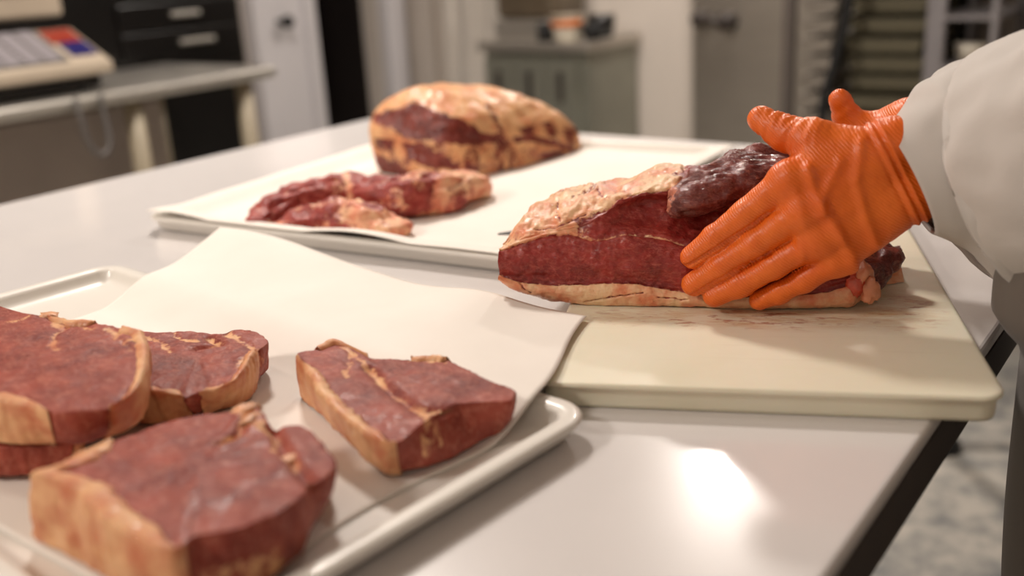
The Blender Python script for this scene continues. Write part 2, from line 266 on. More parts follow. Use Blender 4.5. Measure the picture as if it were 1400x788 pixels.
# ------------------------------------------------------------------ materials
def nm(name):
    m = bpy.data.materials.new(name); m.use_nodes = True; nt = m.node_tree
    return m, nt, nt.nodes['Principled BSDF']
def node(nt, typ, ins=None, **props):
    n = nt.nodes.new(typ)
    for k, v in props.items(): setattr(n, k, v)
    for k, v in (ins or {}).items():
        if isinstance(v, bpy.types.NodeSocket): nt.links.new(v, n.inputs[k])
        else: n.inputs[k].default_value = v
    return n
def math_(nt, op, a, b=0.0, c=None):
    n = nt.nodes.new('ShaderNodeMath'); n.operation = op
    for i, v in enumerate((a, b) if c is None else (a, b, c)):
        if isinstance(v, bpy.types.NodeSocket): nt.links.new(v, n.inputs[i])
        else: n.inputs[i].default_value = v
    return n.outputs[0]
def coords(nt, scale=(1,1,1), rot=(0,0,0), out='Object'):
    tc = nt.nodes.new('ShaderNodeTexCoord')
    mp = node(nt, 'ShaderNodeMapping', {'Vector': tc.outputs[out], 'Scale': scale, 'Rotation': rot}); return mp.outputs[0]
def noise_(nt, vec, s, d=3, r=.5): return node(nt, 'ShaderNodeTexNoise', {'Vector': vec, 'Scale': s, 'Detail': d, 'Roughness': r}).outputs[0]
def ramp(nt, fac, stops):
    n = nt.nodes.new('ShaderNodeValToRGB'); nt.links.new(fac, n.inputs[0]); e = n.color_ramp.elements
    while len(e) < len(stops): e.new(.5)
    for k, (p, c) in zip(e, stops):
        k.position = p; k.color = tuple(c)+(1,) if len(c) == 3 else c
    return n.outputs[0]
def mix(nt, fac, a, b):
    n = nt.nodes.new('ShaderNodeMix'); n.data_type = 'RGBA'
    for s, v in ((n.inputs[0], fac), (n.inputs[6], a), (n.inputs[7], b)):
        if isinstance(v, bpy.types.NodeSocket): nt.links.new(v, s)
        else: s.default_value = tuple(v)+(1,) if hasattr(v, '__len__') and len(v) == 3 else v
    return n.outputs[2]
def bump_(nt, h, strength=.3, dist=.001, normal=None):
    n = node(nt, 'ShaderNodeBump', {'Height': h, 'Strength': strength, 'Distance': dist})
    if normal is not None: nt.links.new(normal, n.inputs['Normal'])
    return n.outputs[0]
def lin(r, g, b):
    f = lambda v: v/12.92 if v <= .04045 else ((v+.055)/1.055)**2.4
    return (f(r/255), f(g/255), f(b/255))
def simple(name, col, rough=.5, metal=0.0, var=.06, vs=6.0, bump=0.0, bs=80.0, coat=0.0):
    m, nt, b = nm(name); v = coords(nt)
    f = noise_(nt, v, vs, 4)
    c = A(col); b.inputs['Roughness'].default_value = rough; b.inputs['Metallic'].default_value = metal
    nt.links.new(ramp(nt, f, [(.3, tuple(c*(1-var))), (.7, tuple(np.minimum(c*(1+var), 1)))]), b.inputs['Base Color'])
    b.inputs['Coat Weight'].default_value = coat; b.inputs['Coat Roughness'].default_value = .06
    if bump: nt.links.new(bump_(nt, noise_(nt, v, bs, 3), bump, .002), b.inputs['Normal'])
    return m

def meat_mat(name, lean_a, lean_b, pale, fat_a, fat_b, rough=.38, coat=.35, amp=2.2, fib=(60, 60, 60), fibrot=(0,0,0), bumpk=.35, vein=.35, spark=.0, blotk=.8):
    m, nt, b = nm(name); v = coords(nt)
    at = node(nt, 'ShaderNodeAttribute', attribute_name='fat').outputs['Fac']
    n1 = noise_(nt, v, 260, 4, .6); n2 = noise_(nt, v, 32, 4, .55); n3 = noise_(nt, v, 95, 5, .6)
    fv = coords(nt, fib, fibrot); fibn = noise_(nt, fv, 6.0, 4, .6)
    f = math_(nt, 'MULTIPLY_ADD', math_(nt, 'SUBTRACT', n1, .5), amp*2, at)
    f = math_(nt, 'MULTIPLY_ADD', math_(nt, 'SUBTRACT', n3, .5), amp*2, f)
    fac = node(nt, 'ShaderNodeMapRange', {'Value': f, 'From Min': -.6, 'From Max': .8}, interpolation_type='SMOOTHSTEP').outputs[0]
    lean = ramp(nt, n2, [(.32, lean_a), (.68, lean_b)])
    lean = mix(nt, math_(nt, 'MULTIPLY', ramp(nt, fibn, [(.5, (0,0,0)), (.72, (1,1,1))]), vein), lean, pale)
    # thin pale veins where a soft noise crosses its middle
    rid = math_(nt, 'ABSOLUTE', math_(nt, 'SUBTRACT', noise_(nt, fv, 2.2, 3, .5), .5))
    lean = mix(nt, math_(nt, 'MULTIPLY', ramp(nt, rid, [(0, (1,1,1)), (.02, (0,0,0))]), vein*.8), lean, pale)
    fatc = ramp(nt, noise_(nt, v, 45, 4, .6), [(.34, fat_b), (.6, fat_a)])
    blot = ramp(nt, noise_(nt, v, 75, 5, .65), [(.36, (.66,.56,.52)), (.56, (1,1,1))])
    mm = nt.nodes.new('ShaderNodeMix'); mm.data_type = 'RGBA'; mm.blend_type = 'MULTIPLY'; mm.inputs[0].default_value = blotk
    nt.links.new(lean, mm.inputs[6]); nt.links.new(blot, mm.inputs[7])
    nt.links.new(mix(nt, fac, mm.outputs[2], fatc), b.inputs['Base Color'])
    nt.links.new(math_(nt, 'MULTIPLY_ADD', n3, .3, rough-.12), b.inputs['Roughness'])
    b.inputs['Coat Weight'].default_value = coat; b.inputs['Coat Roughness'].default_value = .06 if spark else .16; b.inputs['Specular IOR Level'].default_value = .35
    b.inputs['Subsurface Weight'].default_value = .12; b.inputs['Subsurface Scale'].default_value = .004
    b.inputs['Subsurface Radius'].default_value = (1.0, .35, .2)
    h = math_(nt, 'MULTIPLY_ADD', n1, .5, math_(nt, 'MULTIPLY_ADD', fibn, .7, n3))
    nrm = bump_(nt, h, bumpk, .0018)
    if spark:
        nrm2 = bump_(nt, ramp(nt, noise_(nt, v, 330, 2, .5), [(.56, (0,0,0)), (.72, (1,1,1))]), min(spark, 1.0), .009, nrm); nt.links.new(nrm2, b.inputs['Coat Normal'])
    nt.links.new(nrm, b.inputs['Normal'])
    return m
STEAK = dict(lean_a=lin(122,44,34), lean_b=lin(166,76,58), pale=lin(200,126,104), fat_a=lin(230,178,130), fat_b=lin(198,118,80))
M_steak = meat_mat('steak_meat', **STEAK, rough=.52, coat=.03, fib=(26,34,30), vein=.5, bumpk=.42, blotk=.4)
M_steak_fat = meat_mat('steak_fat', **STEAK, rough=.5, coat=.1, fib=(30,30,30), bumpk=.25)
JOINT = dict(lean_a=lin(118,24,20), lean_b=lin(164,50,42), pale=lin(192,98,82), fat_a=lin(240,200,156), fat_b=lin(226,138,98))
M_joint = meat_mat('joint_meat', **JOINT, rough=.42, coat=.38, fib=(14,60,60), fibrot=(0,.25,-.4), vein=.5, spark=1.6, bumpk=.5)
M_flap = meat_mat('dark_meat', lin(84,26,24), lin(132,58,50), lin(176,110,94), lin(214,140,112), lin(176,96,76), rough=.38, coat=.5, fib=(16,70,70), fibrot=(0,.1,-.4), vein=.5, spark=1.4, bumpk=.6)
M_trim = meat_mat('trimmings_meat', lin(136,40,38), lin(168,66,58), lin(210,120,100), lin(240,190,150), lin(222,130,100), rough=.52, coat=.06, fib=(14,40,40), vein=.55)
M_rump = meat_mat('rump_meat', lin(96,32,26), lin(138,56,44), lin(186,106,80), lin(230,178,128), lin(208,132,88), rough=.42, coat=.14, fib=(20,20,20), vein=.25, amp=2.6)
M_scrap = simple('scrap_meat', lin(214,84,56), .3, var=.25, vs=90, coat=.4)

def plastic(name, col, rough=.3, coat=.2, blotch=None, bs=4.0):
    m, nt, b = nm(name); v = coords(nt); c = A(col)
    f = noise_(nt, v, bs, 5, .6)
    nt.links.new(ramp(nt, f, [(.3, tuple(c*(.95 if blotch is None else blotch))), (.65, tuple(c))]), b.inputs['Base Color'])
    nt.links.new(math_(nt, 'MULTIPLY_ADD', noise_(nt, v, 30, 5, .7), .06, rough-.03), b.inputs['Roughness'])
    b.inputs['Coat Weight'].default_value = coat; b.inputs['Coat Roughness'].default_value = .07
    nt.links.new(bump_(nt, noise_(nt, v, 220, 3), .04, .001), b.inputs['Normal'])
    b.inputs['Subsurface Weight'].default_value = 0.0
    return m
M_top = plastic('table_plastic', lin(226,221,219), .26, .5)
M_tray = plastic('tray_plastic', lin(236,231,222), .34, .25)
M_paper_m, nt, b = nm('butcher_paper')
v = coords(nt); nt.links.new(ramp(nt, noise_(nt, v, 9, 4), [(.3, lin(236,228,218)), (.7, lin(243,236,227))]), b.inputs['Base Color'])
b.inputs['Roughness'].default_value = .62
nt.links.new(bump_(nt, noise_(nt, v, 14, 3), .12, .004), b.inputs['Normal'])
M_paper = M_paper_m
def board_mat():
    m, nt, b = nm('board_plastic'); v = coords(nt)
    base = ramp(nt, noise_(nt, v, 7, 5, .6), [(.3, lin(234,226,200)), (.7, lin(243,237,216))])
    # dried blood smears in front of and to the right of the joint: board-local x to the left, y away
    tc = nt.nodes.new('ShaderNodeTexCoord'); sx = node(nt, 'ShaderNodeSeparateXYZ', {'Vector': tc.outputs['Object']})
    def blob(cx, cy, wx, wy):
        ax = math_(nt, 'DIVIDE', math_(nt, 'SUBTRACT', sx.outputs[0], cx), wx); ay = math_(nt, 'DIVIDE', math_(nt, 'SUBTRACT', sx.outputs[1], cy), wy)
        r = math_(nt, 'SQRT', math_(nt, 'ADD', math_(nt, 'MULTIPLY', ax, ax), math_(nt, 'MULTIPLY', ay, ay)))
        return node(nt, 'ShaderNodeMapRange', {'Value': r, 'From Min': .2, 'From Max': 1.0, 'To Min': 1.0, 'To Max': 0.0}, interpolation_type='SMOOTHSTEP').outputs[0]
    reg = math_(nt, 'MAXIMUM', blob(-.01, -.022, .17, .034), blob(.118, .005, .05, .065))
    sv = coords(nt, (9, 34, 1), (0, 0, .1)); st = noise_(nt, sv, 1.6, 6, .72)
    soft = math_(nt, 'MULTIPLY', reg, ramp(nt, st, [(.42, (0,0,0)), (.62, (1,1,1))]))
    hard = math_(nt, 'MULTIPLY', reg, ramp(nt, noise_(nt, coords(nt, (20,60,1), (0,0,.5)), 1.7, 5, .7), [(.55, (0,0,0)), (.61, (1,1,1))]))
    c = mix(nt, math_(nt, 'MULTIPLY', soft, .8), base, lin(206,160,104)); c = mix(nt, math_(nt, 'MULTIPLY', hard, .75), c, lin(170,84,44))
    # knife scores
    c = mix(nt, ramp(nt, noise_(nt, coords(nt, (3, 160, 1), (0,0,.5)), 2.0, 2), [(.66, (0,0,0)), (.70, (.25,.25,.25))]), c, lin(214,202,166))
    nt.links.new(c, b.inputs['Base Color'])
    nt.links.new(math_(nt, 'MULTIPLY_ADD', st, .25, .28), b.inputs['Roughness'])
    b.inputs['Subsurface Weight'].default_value = .1; b.inputs['Subsurface Scale'].default_value = .01
    nt.links.new(bump_(nt, noise_(nt, v, 150, 3), .06, .001), b.inputs['Normal'])
    return m
M_board = board_mat()
def glove_mat():
    m, nt, b = nm('orange_nitrile'); v = coords(nt)
    c = ramp(nt, noise_(nt, v, 30, 3), [(.3, lin(226,98,18)), (.7, lin(238,114,28))])
    nt.links.new(c, b.inputs['Base Color'])
    wv = node(nt, 'ShaderNodeTexWave', {'Vector': coords(nt, (1,1,1), (.3, .9, .2)), 'Scale': 150, 'Distortion': 2.5, 'Detail': 2, 'Detail Scale': 2.0}).outputs['Fac']
    h = math_(nt, 'MULTIPLY_ADD', noise_(nt, v, 260, 3), .8, math_(nt, 'MULTIPLY', wv, .55))
    h = math_(nt, 'MULTIPLY_ADD', noise_(nt, coords(nt, (40, 40, 12), (.4, .8, 0)), 1.5, 4), 2.2, h)
    nt.links.new(bump_(nt, h, .35, .0011), b.inputs['Normal'])
    b.inputs['Roughness'].default_value = .42; b.inputs['Coat Weight'].default_value = .12; b.inputs['Coat Roughness'].default_value = .25
    b.inputs['Subsurface Weight'].default_value = .08; b.inputs['Subsurface Scale'].default_value = .004
    return m
M_glove = glove_mat()
def cloth(name, col, rough=.85, s=900):
    m, nt, b = nm(name); v = coords(nt); c = A(col)
    nt.links.new(ramp(nt, noise_(nt, v, 12, 4), [(.3, tuple(c*.93)), (.7, tuple(c))]), b.inputs['Base Color'])
    b.inputs['Roughness'].default_value = rough; b.inputs['Sheen Weight'].default_value = .2
    h = math_(nt, 'MULTIPLY_ADD', noise_(nt, v, s, 2), .15, noise_(nt, v, 22, 3))
    nt.links.new(bump_(nt, h, .2, .003), b.inputs['Normal'])
    return m
M_coat = cloth('white_cotton', lin(202,196,190)); M_apron = cloth('grey_apron', lin(104,96,88)); M_trouser = cloth('dark_trousers', lin(60,58,60))
M_skin = simple('skin', lin(206,150,122), .5); M_hair = simple('hair', lin(50,38,30), .6, var=.3, vs=60); M_shoe = simple('white_shoe', lin(190,186,180), .4)
M_eye = simple('eye', lin(60,46,36), .2)
def steel(name, col=(.60,.57,.52), rough=.44):
    m, nt, b = nm(name); b.inputs['Metallic'].default_value = 1.0
    n = noise_(nt, coords(nt, (1, 1, 40)), 8, 4, .6); c = A(col)
    nt.links.new(ramp(nt, n, [(.3, tuple(c*.9)), (.7, tuple(c*1.06))]), b.inputs['Base Color'])
    nt.links.new(math_(nt, 'MULTIPLY_ADD', n, .16, rough-.08), b.inputs['Roughness'])
    return m
M_steel = steel('brushed_steel'); M_steel_dk = steel('dark_steel', (.20,.18,.17), .42); M_blade = simple('knife_steel', lin(96,96,98), .45, .3)
M_legs = simple('leg_paint', lin(150,138,116), .5)
M_bin = simple('bin_plastic', lin(160,148,140), .5)
M_trol = simple('trolley_enamel', lin(140,136,138), .4)
M_frame = simple('dark_table_frame', lin(58,50,46), .5)
M_wall = simple('painted_wall', lin(214,204,194), .6, var=.03, vs=2); M_white = simple('white_enamel', lin(214,210,212), .35, var=.03, vs=3)
M_floor_m, nt, b = nm('floor_concrete')
v = coords(nt); nt.links.new(ramp(nt, noise_(nt, v, 14, 7, .7), [(.35, lin(120,122,122)), (.62, lin(190,184,174))]), b.inputs['Base Color']); b.inputs['Roughness'].default_value = .55
M_floor = M_floor_m
M_black = simple('black_enamel', lin(12,10,10), .3, var=.2, coat=.15); M_dark = simple('dark_passage', lin(46,38,36), .7, var=.2, vs=3)
M_beige = simple('beige_plastic', lin(168,154,136), .45); M_grey = simple('grey_plastic', lin(96,92,90), .5); M_keys = simple('key_grey', lin(136,130,134), .5)
M_red = simple('red_print', lin(134,44,28), .4); M_blue = simple('blue_print', lin(26,22,84), .4)
M_olive = simple('olive_tray', lin(104,98,78), .5); M_greytray = simple('grey_tray', lin(150,142,132), .5); M_darkgrey = simple('dark_grey_panel', lin(70,66,62), .5)
M_orange = simple('orange_label', lin(214,120,60), .5); M_cream = simple('cream_tub', lin(214,206,190), .45)
M_screen = simple('display_glass', lin(40,44,42), .15); M_rubber = simple('black_rubber', lin(24,24,25), .7)
m, nt, b = nm('lamp_diffuser'); b.inputs['Emission Color'].default_value = LAMP_COL+(1,); b.inputs['Emission Strength'].default_value = 1.0
M_diff = m

# ------------------------------------------------------------------ the room
XL, XR, YB, YF, ZF, ZC = -3.52, 2.6, 3.95, -2.8, -TZ, 1.72
def struct(o): o['kind'] = 'structure'; return o
struct(box('floor', (XL-1.2, XR+.1, YF-.1, YB+.1, ZF-.1, ZF), M_floor))
struct(box('ceiling', (XL-.1, XR+.1, YF-.1, YB+.1, ZC, ZC+.1), M_wall))
struct(box('wall_back', (XL-.1, XR+.1, YB, YB+.1, ZF, ZC), M_wall))
struct(box('wall_right', (XR, XR+.1, YF, YB, ZF, ZC), M_wall))
struct(box('wall_front', (XL-.1, XR+.1, YF-.1, YF, ZF, ZC), M_wall))
DW0, DW1, DWH = 3.30, 3.76, 1.20                     # the dark doorway in the left wall
V, F = boxes([(XL-.1, XL, YF, DW0, ZF, ZC), (XL-.1, XL, DW1, YB, ZF, ZC), (XL-.1, XL, DW0, DW1, DWH, ZC)])
struct(mesh('wall_left', V, F, M_wall, smooth=False))
V, F = boxes([(XL-1.1, XL-1.05, DW0-.3, DW1+.3, ZF, DWH+.2), (XL-1.05, XL-.1, DW0-.3, DW0-.25, ZF, DWH+.2), (XL-1.05, XL-.1, DW1+.25, DW1+.3, ZF, DWH+.2), (XL-1.1, XL-.1, DW0-.3, DW1+.3, DWH+.2, DWH+.25)])
struct(mesh('wall_passage', V, F, M_dark, smooth=False))
d1 = thing('door_1', None, None, (XL+.05, 3.12, ZF), kind='structure')
box('door_leaf', (XL+.002, XL+.05, 2.99, 3.24, ZF, 1.2), M_white, d1, .006)
box('door_frame', (XL+.002, XL+.075, 2.94, 3.0, ZF, 1.27), M_white, d1, .008)
box('door_frame', (XL+.002, XL+.075, 3.235, 3.298, ZF, 1.27), M_white, d1, .008)
kn = mesh('door_handle', *join([cyl((XL+.05, 3.09, .06), (XL+.10, 3.09, .06), .012), cyl((XL+.10, 3.09, .06), (XL+.125, 3.09, .06), .026)]), M_rubber, d1)
struct(box('trim_1', (XL+.002, XL+.07, 3.765, 3.90, ZF, 1.25), M_white, None, .01))
struct(box('trim_2', (XL+.16, XL+.22, YB-.05, YB-.002, ZF, ZC), M_wall, None, .01))
d2 = thing('door_2', None, None, (-1.45, YB, ZF), kind='structure')
box('door_leaf', (-1.90, -1.02, YB-.08, YB-.002, ZF, 1.25), steel('door_steel', (.40,.37,.33), .42), d2, .006)
mesh('door_handle', *join([cyl((-1.85, YB-.08, .0), (-1.85, YB-.14, .0), .03), cyl((-1.74, YB-.08, -.01), (-1.74, YB-.13, -.01), .035), cyl((-1.85, YB-.13, .0), (-1.74, YB-.13, -.01), .014)]), M_frame, d2)

# ------------------------------------------------------------------ ceiling lamps (they light the room)
for i, ((lx, ly), pw, rad) in enumerate(LAMPS):
    t = thing('ceiling_lamp', ['round ceiling lamp by the back wall', 'round ceiling lamp above the far end of the table', 'round ceiling lamp above the steel bench', 'added unseen fill lamp over the left front of the room', 'added unseen fill lamp over the right front of the room', 'round ceiling lamp at the back right of the room'][i], 'lamp', (lx, ly, ZC), 'ceiling lamps')
    n = 40; pr = [(rad+.03, ZC), (rad+.03, ZC-.035), (rad+.012, ZC-.045), (rad+.005, ZC-.03), (rad+.005, ZC)]
    V = [(lx+r*math.cos(2*math.pi*k/n), ly+r*math.sin(2*math.pi*k/n), z) for k in range(n) for r, z in pr]
    mesh('lamp_ring', V, gridF(n, len(pr), wu=True), M_white, t)
    ld = bpy.data.lights.new('lamp_light', 'AREA'); ld.shape = 'DISK'; ld.size = rad*2; ld.energy = pw; ld.color = LAMP_COL
    lo = bpy.data.objects.new('lamp_light', ld); C.objects.link(lo); lo.parent = t; lo.location = (0, 0, -.032)

# ------------------------------------------------------------------ the table
T = thing('prep_table', 'long work table with a glossy white plastic top and dark frame', 'table', (-.794, .45, ZF))
TX0, TX1, TY0, TY1 = -1.444, -.144, -.75, 1.492
bevel(box('tabletop', (TX0, TX1, TY0, TY1, -.013, 0), M_top, T), .004, 3)
V, F = boxes([(TX0, TX0+.03, TY0, TY1, -.048, -.013), (TX1-.03, TX1, TY0, TY1, -.048, -.013), (TX0, TX1, TY0, TY0+.03, -.048, -.013), (TX0, TX1, TY1-.03, TY1, -.048, -.013)])
mesh('table_frame', V, F, M_frame, T, smooth=False)
for lx in (TX0+.035, TX1-.035):
    for ly in (TY0+.05, TY1-.05):
        lg = box('leg', (lx-.022, lx+.022, ly-.022, ly+.022, ZF+.02, -.04), M_frame, T, .004)
        box('rubber_foot', (lx-.026, lx+.026, ly-.026, ly+.026, ZF, ZF+.022), M_rubber, lg)

# ------------------------------------------------------------------ trays, board, papers
def rim_tray(name, label, x0, x1, y0, y1, h, ang, ctr, mat, z0=0.0, rad=.028):
    """a shallow moulded tray: nested rounded rectangles, from the outside foot over the rolled rim to the floor"""
    prof = [(-.020, 0), (-.012, .001), (-.006, .006), (-.003, h*.62), (0, h*.72), (.0015, h*.86), (0, h*.96), (-.004, h), (-.009, h*.99), (-.0125, h*.93), (-.014, h*.80), (-.017, .011), (-.020, .0075), (-.026, .006)]
    ring = []
    N = 13
    for (ins, z) in prof:
        r = max(rad+ins, .006); a0, a1, b0, b1 = x0-ins, x1+ins, y0-ins, y1+ins
        for (cx, cy, st) in ((a1-r, b0+r, -90), (a1-r, b1-r, 0), (a0+r, b1-r, 90), (a0+r, b0+r, 180)):
            for k in range(N):
                t = math.radians(st+90*k/(N-1)); ring.append((cx+r*math.cos(t), cy+r*math.sin(t), z0+z))
    n = 4*N; V = A(ring); F = gridF(len(prof), n, wv=True, flip=True)
    F.append(tuple(range(n))[::-1]); F.append(tuple((len(prof)-1)*n+k for k in range(n)))
    return tag(mesh(name, rot2(V, ang, ctr), F, mat), label, 'tray')
BR = (-.325, .523); FA = -.0945
rim_tray('serving_tray', 'white plastic tray with raised rim holding the thick steaks', BR[0]-.632, BR[0], BR[1]-.335, BR[1], .019, FA, BR, M_tray)
BL = (-1.10, .722); BA = .10
rim_tray('serving_tray', 'white plastic tray at the back under the large rump joint and trimmings', BL[0], BL[0]+.55, BL[1], BL[1]+.60, .021, BA, BL, M_tray)

BU = A((-.914, -.407)); BV = A((-.39, .92)); BFR = A((-.107, .664))
def cutting_board():
    L, Wd, th = .56, .302, .020; N = 9; rad = .014
    prof = [(-.003, 0), (-.0008, .0008), (0, .004), (0, th-.0065), (.0005, th-.005), (.0035, th-.0035), (.0035, th-.0015), (.0022, th-.0002), (0, th)]
    ring = []
    for (ins, z) in prof:
        r = rad+ins
        for (cx, cy, st) in ((Wd-rad, rad, -90), (Wd-rad, L-rad, 0), (rad, L-rad, 90), (rad, rad, 180)):
            for k in range(N):
                t = math.radians(st+90*k/(N-1)); ring.append((cx+r*math.cos(t), cy+r*math.sin(t), z))
    n = 4*N; R = A(ring); F = gridF(len(prof), n, wv=True, flip=True)
    F.append(tuple(range(n))[::-1]); F.append(tuple((len(prof)-1)*n+k for k in range(n)))
    R[:,0] = Wd-R[:,0]; F = [f[::-1] for f in F]            # x runs to the left from the right front corner
    e = A((math.cos(math.radians(24)), math.sin(math.radians(24)))); f2 = A((-e[1], e[0]))
    XY = BFR[:2]-R[:,:1]*e+R[:,1:2]*f2
    o = tag(mesh('cutting_board', np.c_[XY, R[:,2]], F, M_board, origin=(-.32, .74, 0)), 'cream plastic cutting board with meat juice smears under the hand and joint', 'cutting board')
    # local axes follow the board so that the smears lie in front of the joint
    a = math.radians(24); me = o.data
    co = np.empty(len(me.vertices)*3); me.vertices.foreach_get('co', co); co = co.reshape(-1, 3)
    c, s = math.cos(-a), math.sin(-a); co2 = co.copy(); co2[:,0] = c*co[:,0]-s*co[:,1]; co2[:,1] = s*co[:,0]+c*co[:,1]
    me.vertices.foreach_set('co', co2.ravel()); o.rotation_euler = (0, 0, a); me.update()
    return o
cutting_board()

def sheet(name, label, corners, zfun, nu=90, nv=70, th=.0006, wob=None):
    c = A(corners)                                          # front-left, front-right, back-right, back-left (xy)
    u = np.linspace(0, 1, nu)[:,None,None]; v_ = np.linspace(0, 1, nv)[None,:,None]
    XY = (c[0]*(1-u)*(1-v_)+c[1]*u*(1-v_)+c[2]*u*v_+c[3]*(1-u)*v_).reshape(-1, 2)
    uv = np.stack(np.broadcast_arrays(u[...,0], v_[...,0]), -1).reshape(-1, 2)
    if wob is not None: XY = XY+wob(uv)
    Z = zfun(XY, uv)
    V = np.c_[XY, Z]; V2 = V-A((0,0,th)); n = nu*nv
    F = gridF(nu, nv, flip=False); F2 = [tuple(n+i for i in f[::-1]) for f in F]
    b = [i*nv for i in range(nu)]+[(nu-1)*nv+j for j in range(1, nv)]+[i*nv+nv-1 for i in range(nu-2, -1, -1)]+[j for j in range(nv-2, 0, -1)]
    S = [(b[k], n+b[k], n+b[(k+1)%len(b)], b[(k+1)%len(b)]) for k in range(len(b))]
    return tag(mesh(name, np.vstack([V, V2]), F+F2+S, M_paper), label, 'paper')
def fr_local(XY):                                           # front tray coordinates: x right, y away, from its back right corner
    c, s = math.cos(FA), math.sin(FA); d = XY-A(BR); return np.c_[c*d[:,0]+s*d[:,1], -s*d[:,0]+c*d[:,1]]
def zfront(XY, uv):
    L = fr_local(XY); y = L[:,1]
    z = .0074+.0185*smooth01(-.075, -.008, y)
    lift = smooth01(.62, .0, uv[:,0])*smooth01(.0, .13, y)
    z = z+lift*.026-(1-lift)*.002*smooth01(0, .06, y)
    z = z+.0012*fbm(np.c_[XY, 0*y], 9, 2)*smooth01(-.06, .03, y)
    z = z+.006*np.exp(-((XY[:,0]+.52)/.05)**2)*smooth01(-.02, .1, y)
    return np.where(y > -.012, np.maximum(z, .0235), np.where(L[:,0] > -.026, np.maximum(z, .012), z))
sheet('butcher_paper', 'white paper sheet lining the front tray and draped over its back rim', [(-.90, .245), (-.378, .235), (-.4215, .658), (-.875, .665)], zfront, 110, 100,
      wob=lambda uv: np.c_[(1-uv[:,0])*(.03*np.sin(uv[:,1]*3.14))+uv[:,0]**3*.041*np.exp(-((uv[:,1]-.64)/.25)**2), .008*np.sin(uv[:,0]*5)*uv[:,1]*(1-uv[:,0])])
def bk_local(XY):
    c, s = math.cos(BA), math.sin(BA); d = XY-A(BL); return np.c_[c*d[:,0]+s*d[:,1], -s*d[:,0]+c*d[:,1]]
def zback(XY, uv):
    L = bk_local(XY); x, y = L[:,0], L[:,1]
    z = .0085+.0145*np.maximum(smooth01(.05, .012, y), np.maximum(smooth01(.50, .54, x), smooth01(.05, .01, x)))
    wave = .006*np.maximum(np.sin(x*22+.6), 0)*smooth01(.06, .0, y)
    z = z+wave+.0009*fbm(np.c_[XY, 0*y], 10, 2)+.0007
    return np.where((y < .02) | (x > .53) | (x < .02), np.maximum(z, .0225+wave), z)
def bk_w(x, y): c, s = math.cos(BA), math.sin(BA); return (BL[0]+c*x-s*y, BL[1]+s*x+c*y)
sheet('butcher_paper', 'white paper sheet lining the back tray beneath the rump joint and trimmings', [bk_w(.012, -.002), bk_w(.545, .0), bk_w(.56, .59), bk_w(.0, .59)], zback, 90, 90)

# ------------------------------------------------------------------ steaks
def dense(poly, per=10, closed=True):
    P = A(poly); Q = np.vstack([P, P[:1]]); out = []
    n = len(P)
    for i in range(n):
        p0, p1, p2, p3 = P[i-1], P[i], P[(i+1)%n], P[(i+2)%n]
        for k in range(per):
            f = k/per; out.append(.5*(2*p1+(p2-p0)*f+(2*p0-5*p1+4*p2-p3)*f*f+(3*p1-p0-3*p2+p3)*f**3)*.6+.4*(p1+(p2-p1)*f))
    return A(out)
def polar(poly, ctr, th):
    P = dense(poly); d = P[:,:2]-ctr; a = np.arctan2(d[:,1], d[:,0]); r = np.hypot(d[:,0], d[:,1])
    o = np.argsort(a); a, r, z = a[o], r[o], P[o][:,2]
    a = np.r_[a-2*math.pi, a, a+2*math.pi]; r = np.r_[r, r, r]; z = np.r_[z, z, z]
    return np.interp(th, a, r), np.interp(th, a, z)
def blur(x, k):
    for _ in range(k): x = (np.roll(x, 1)+2*x+np.roll(x, -1))/4
    return x
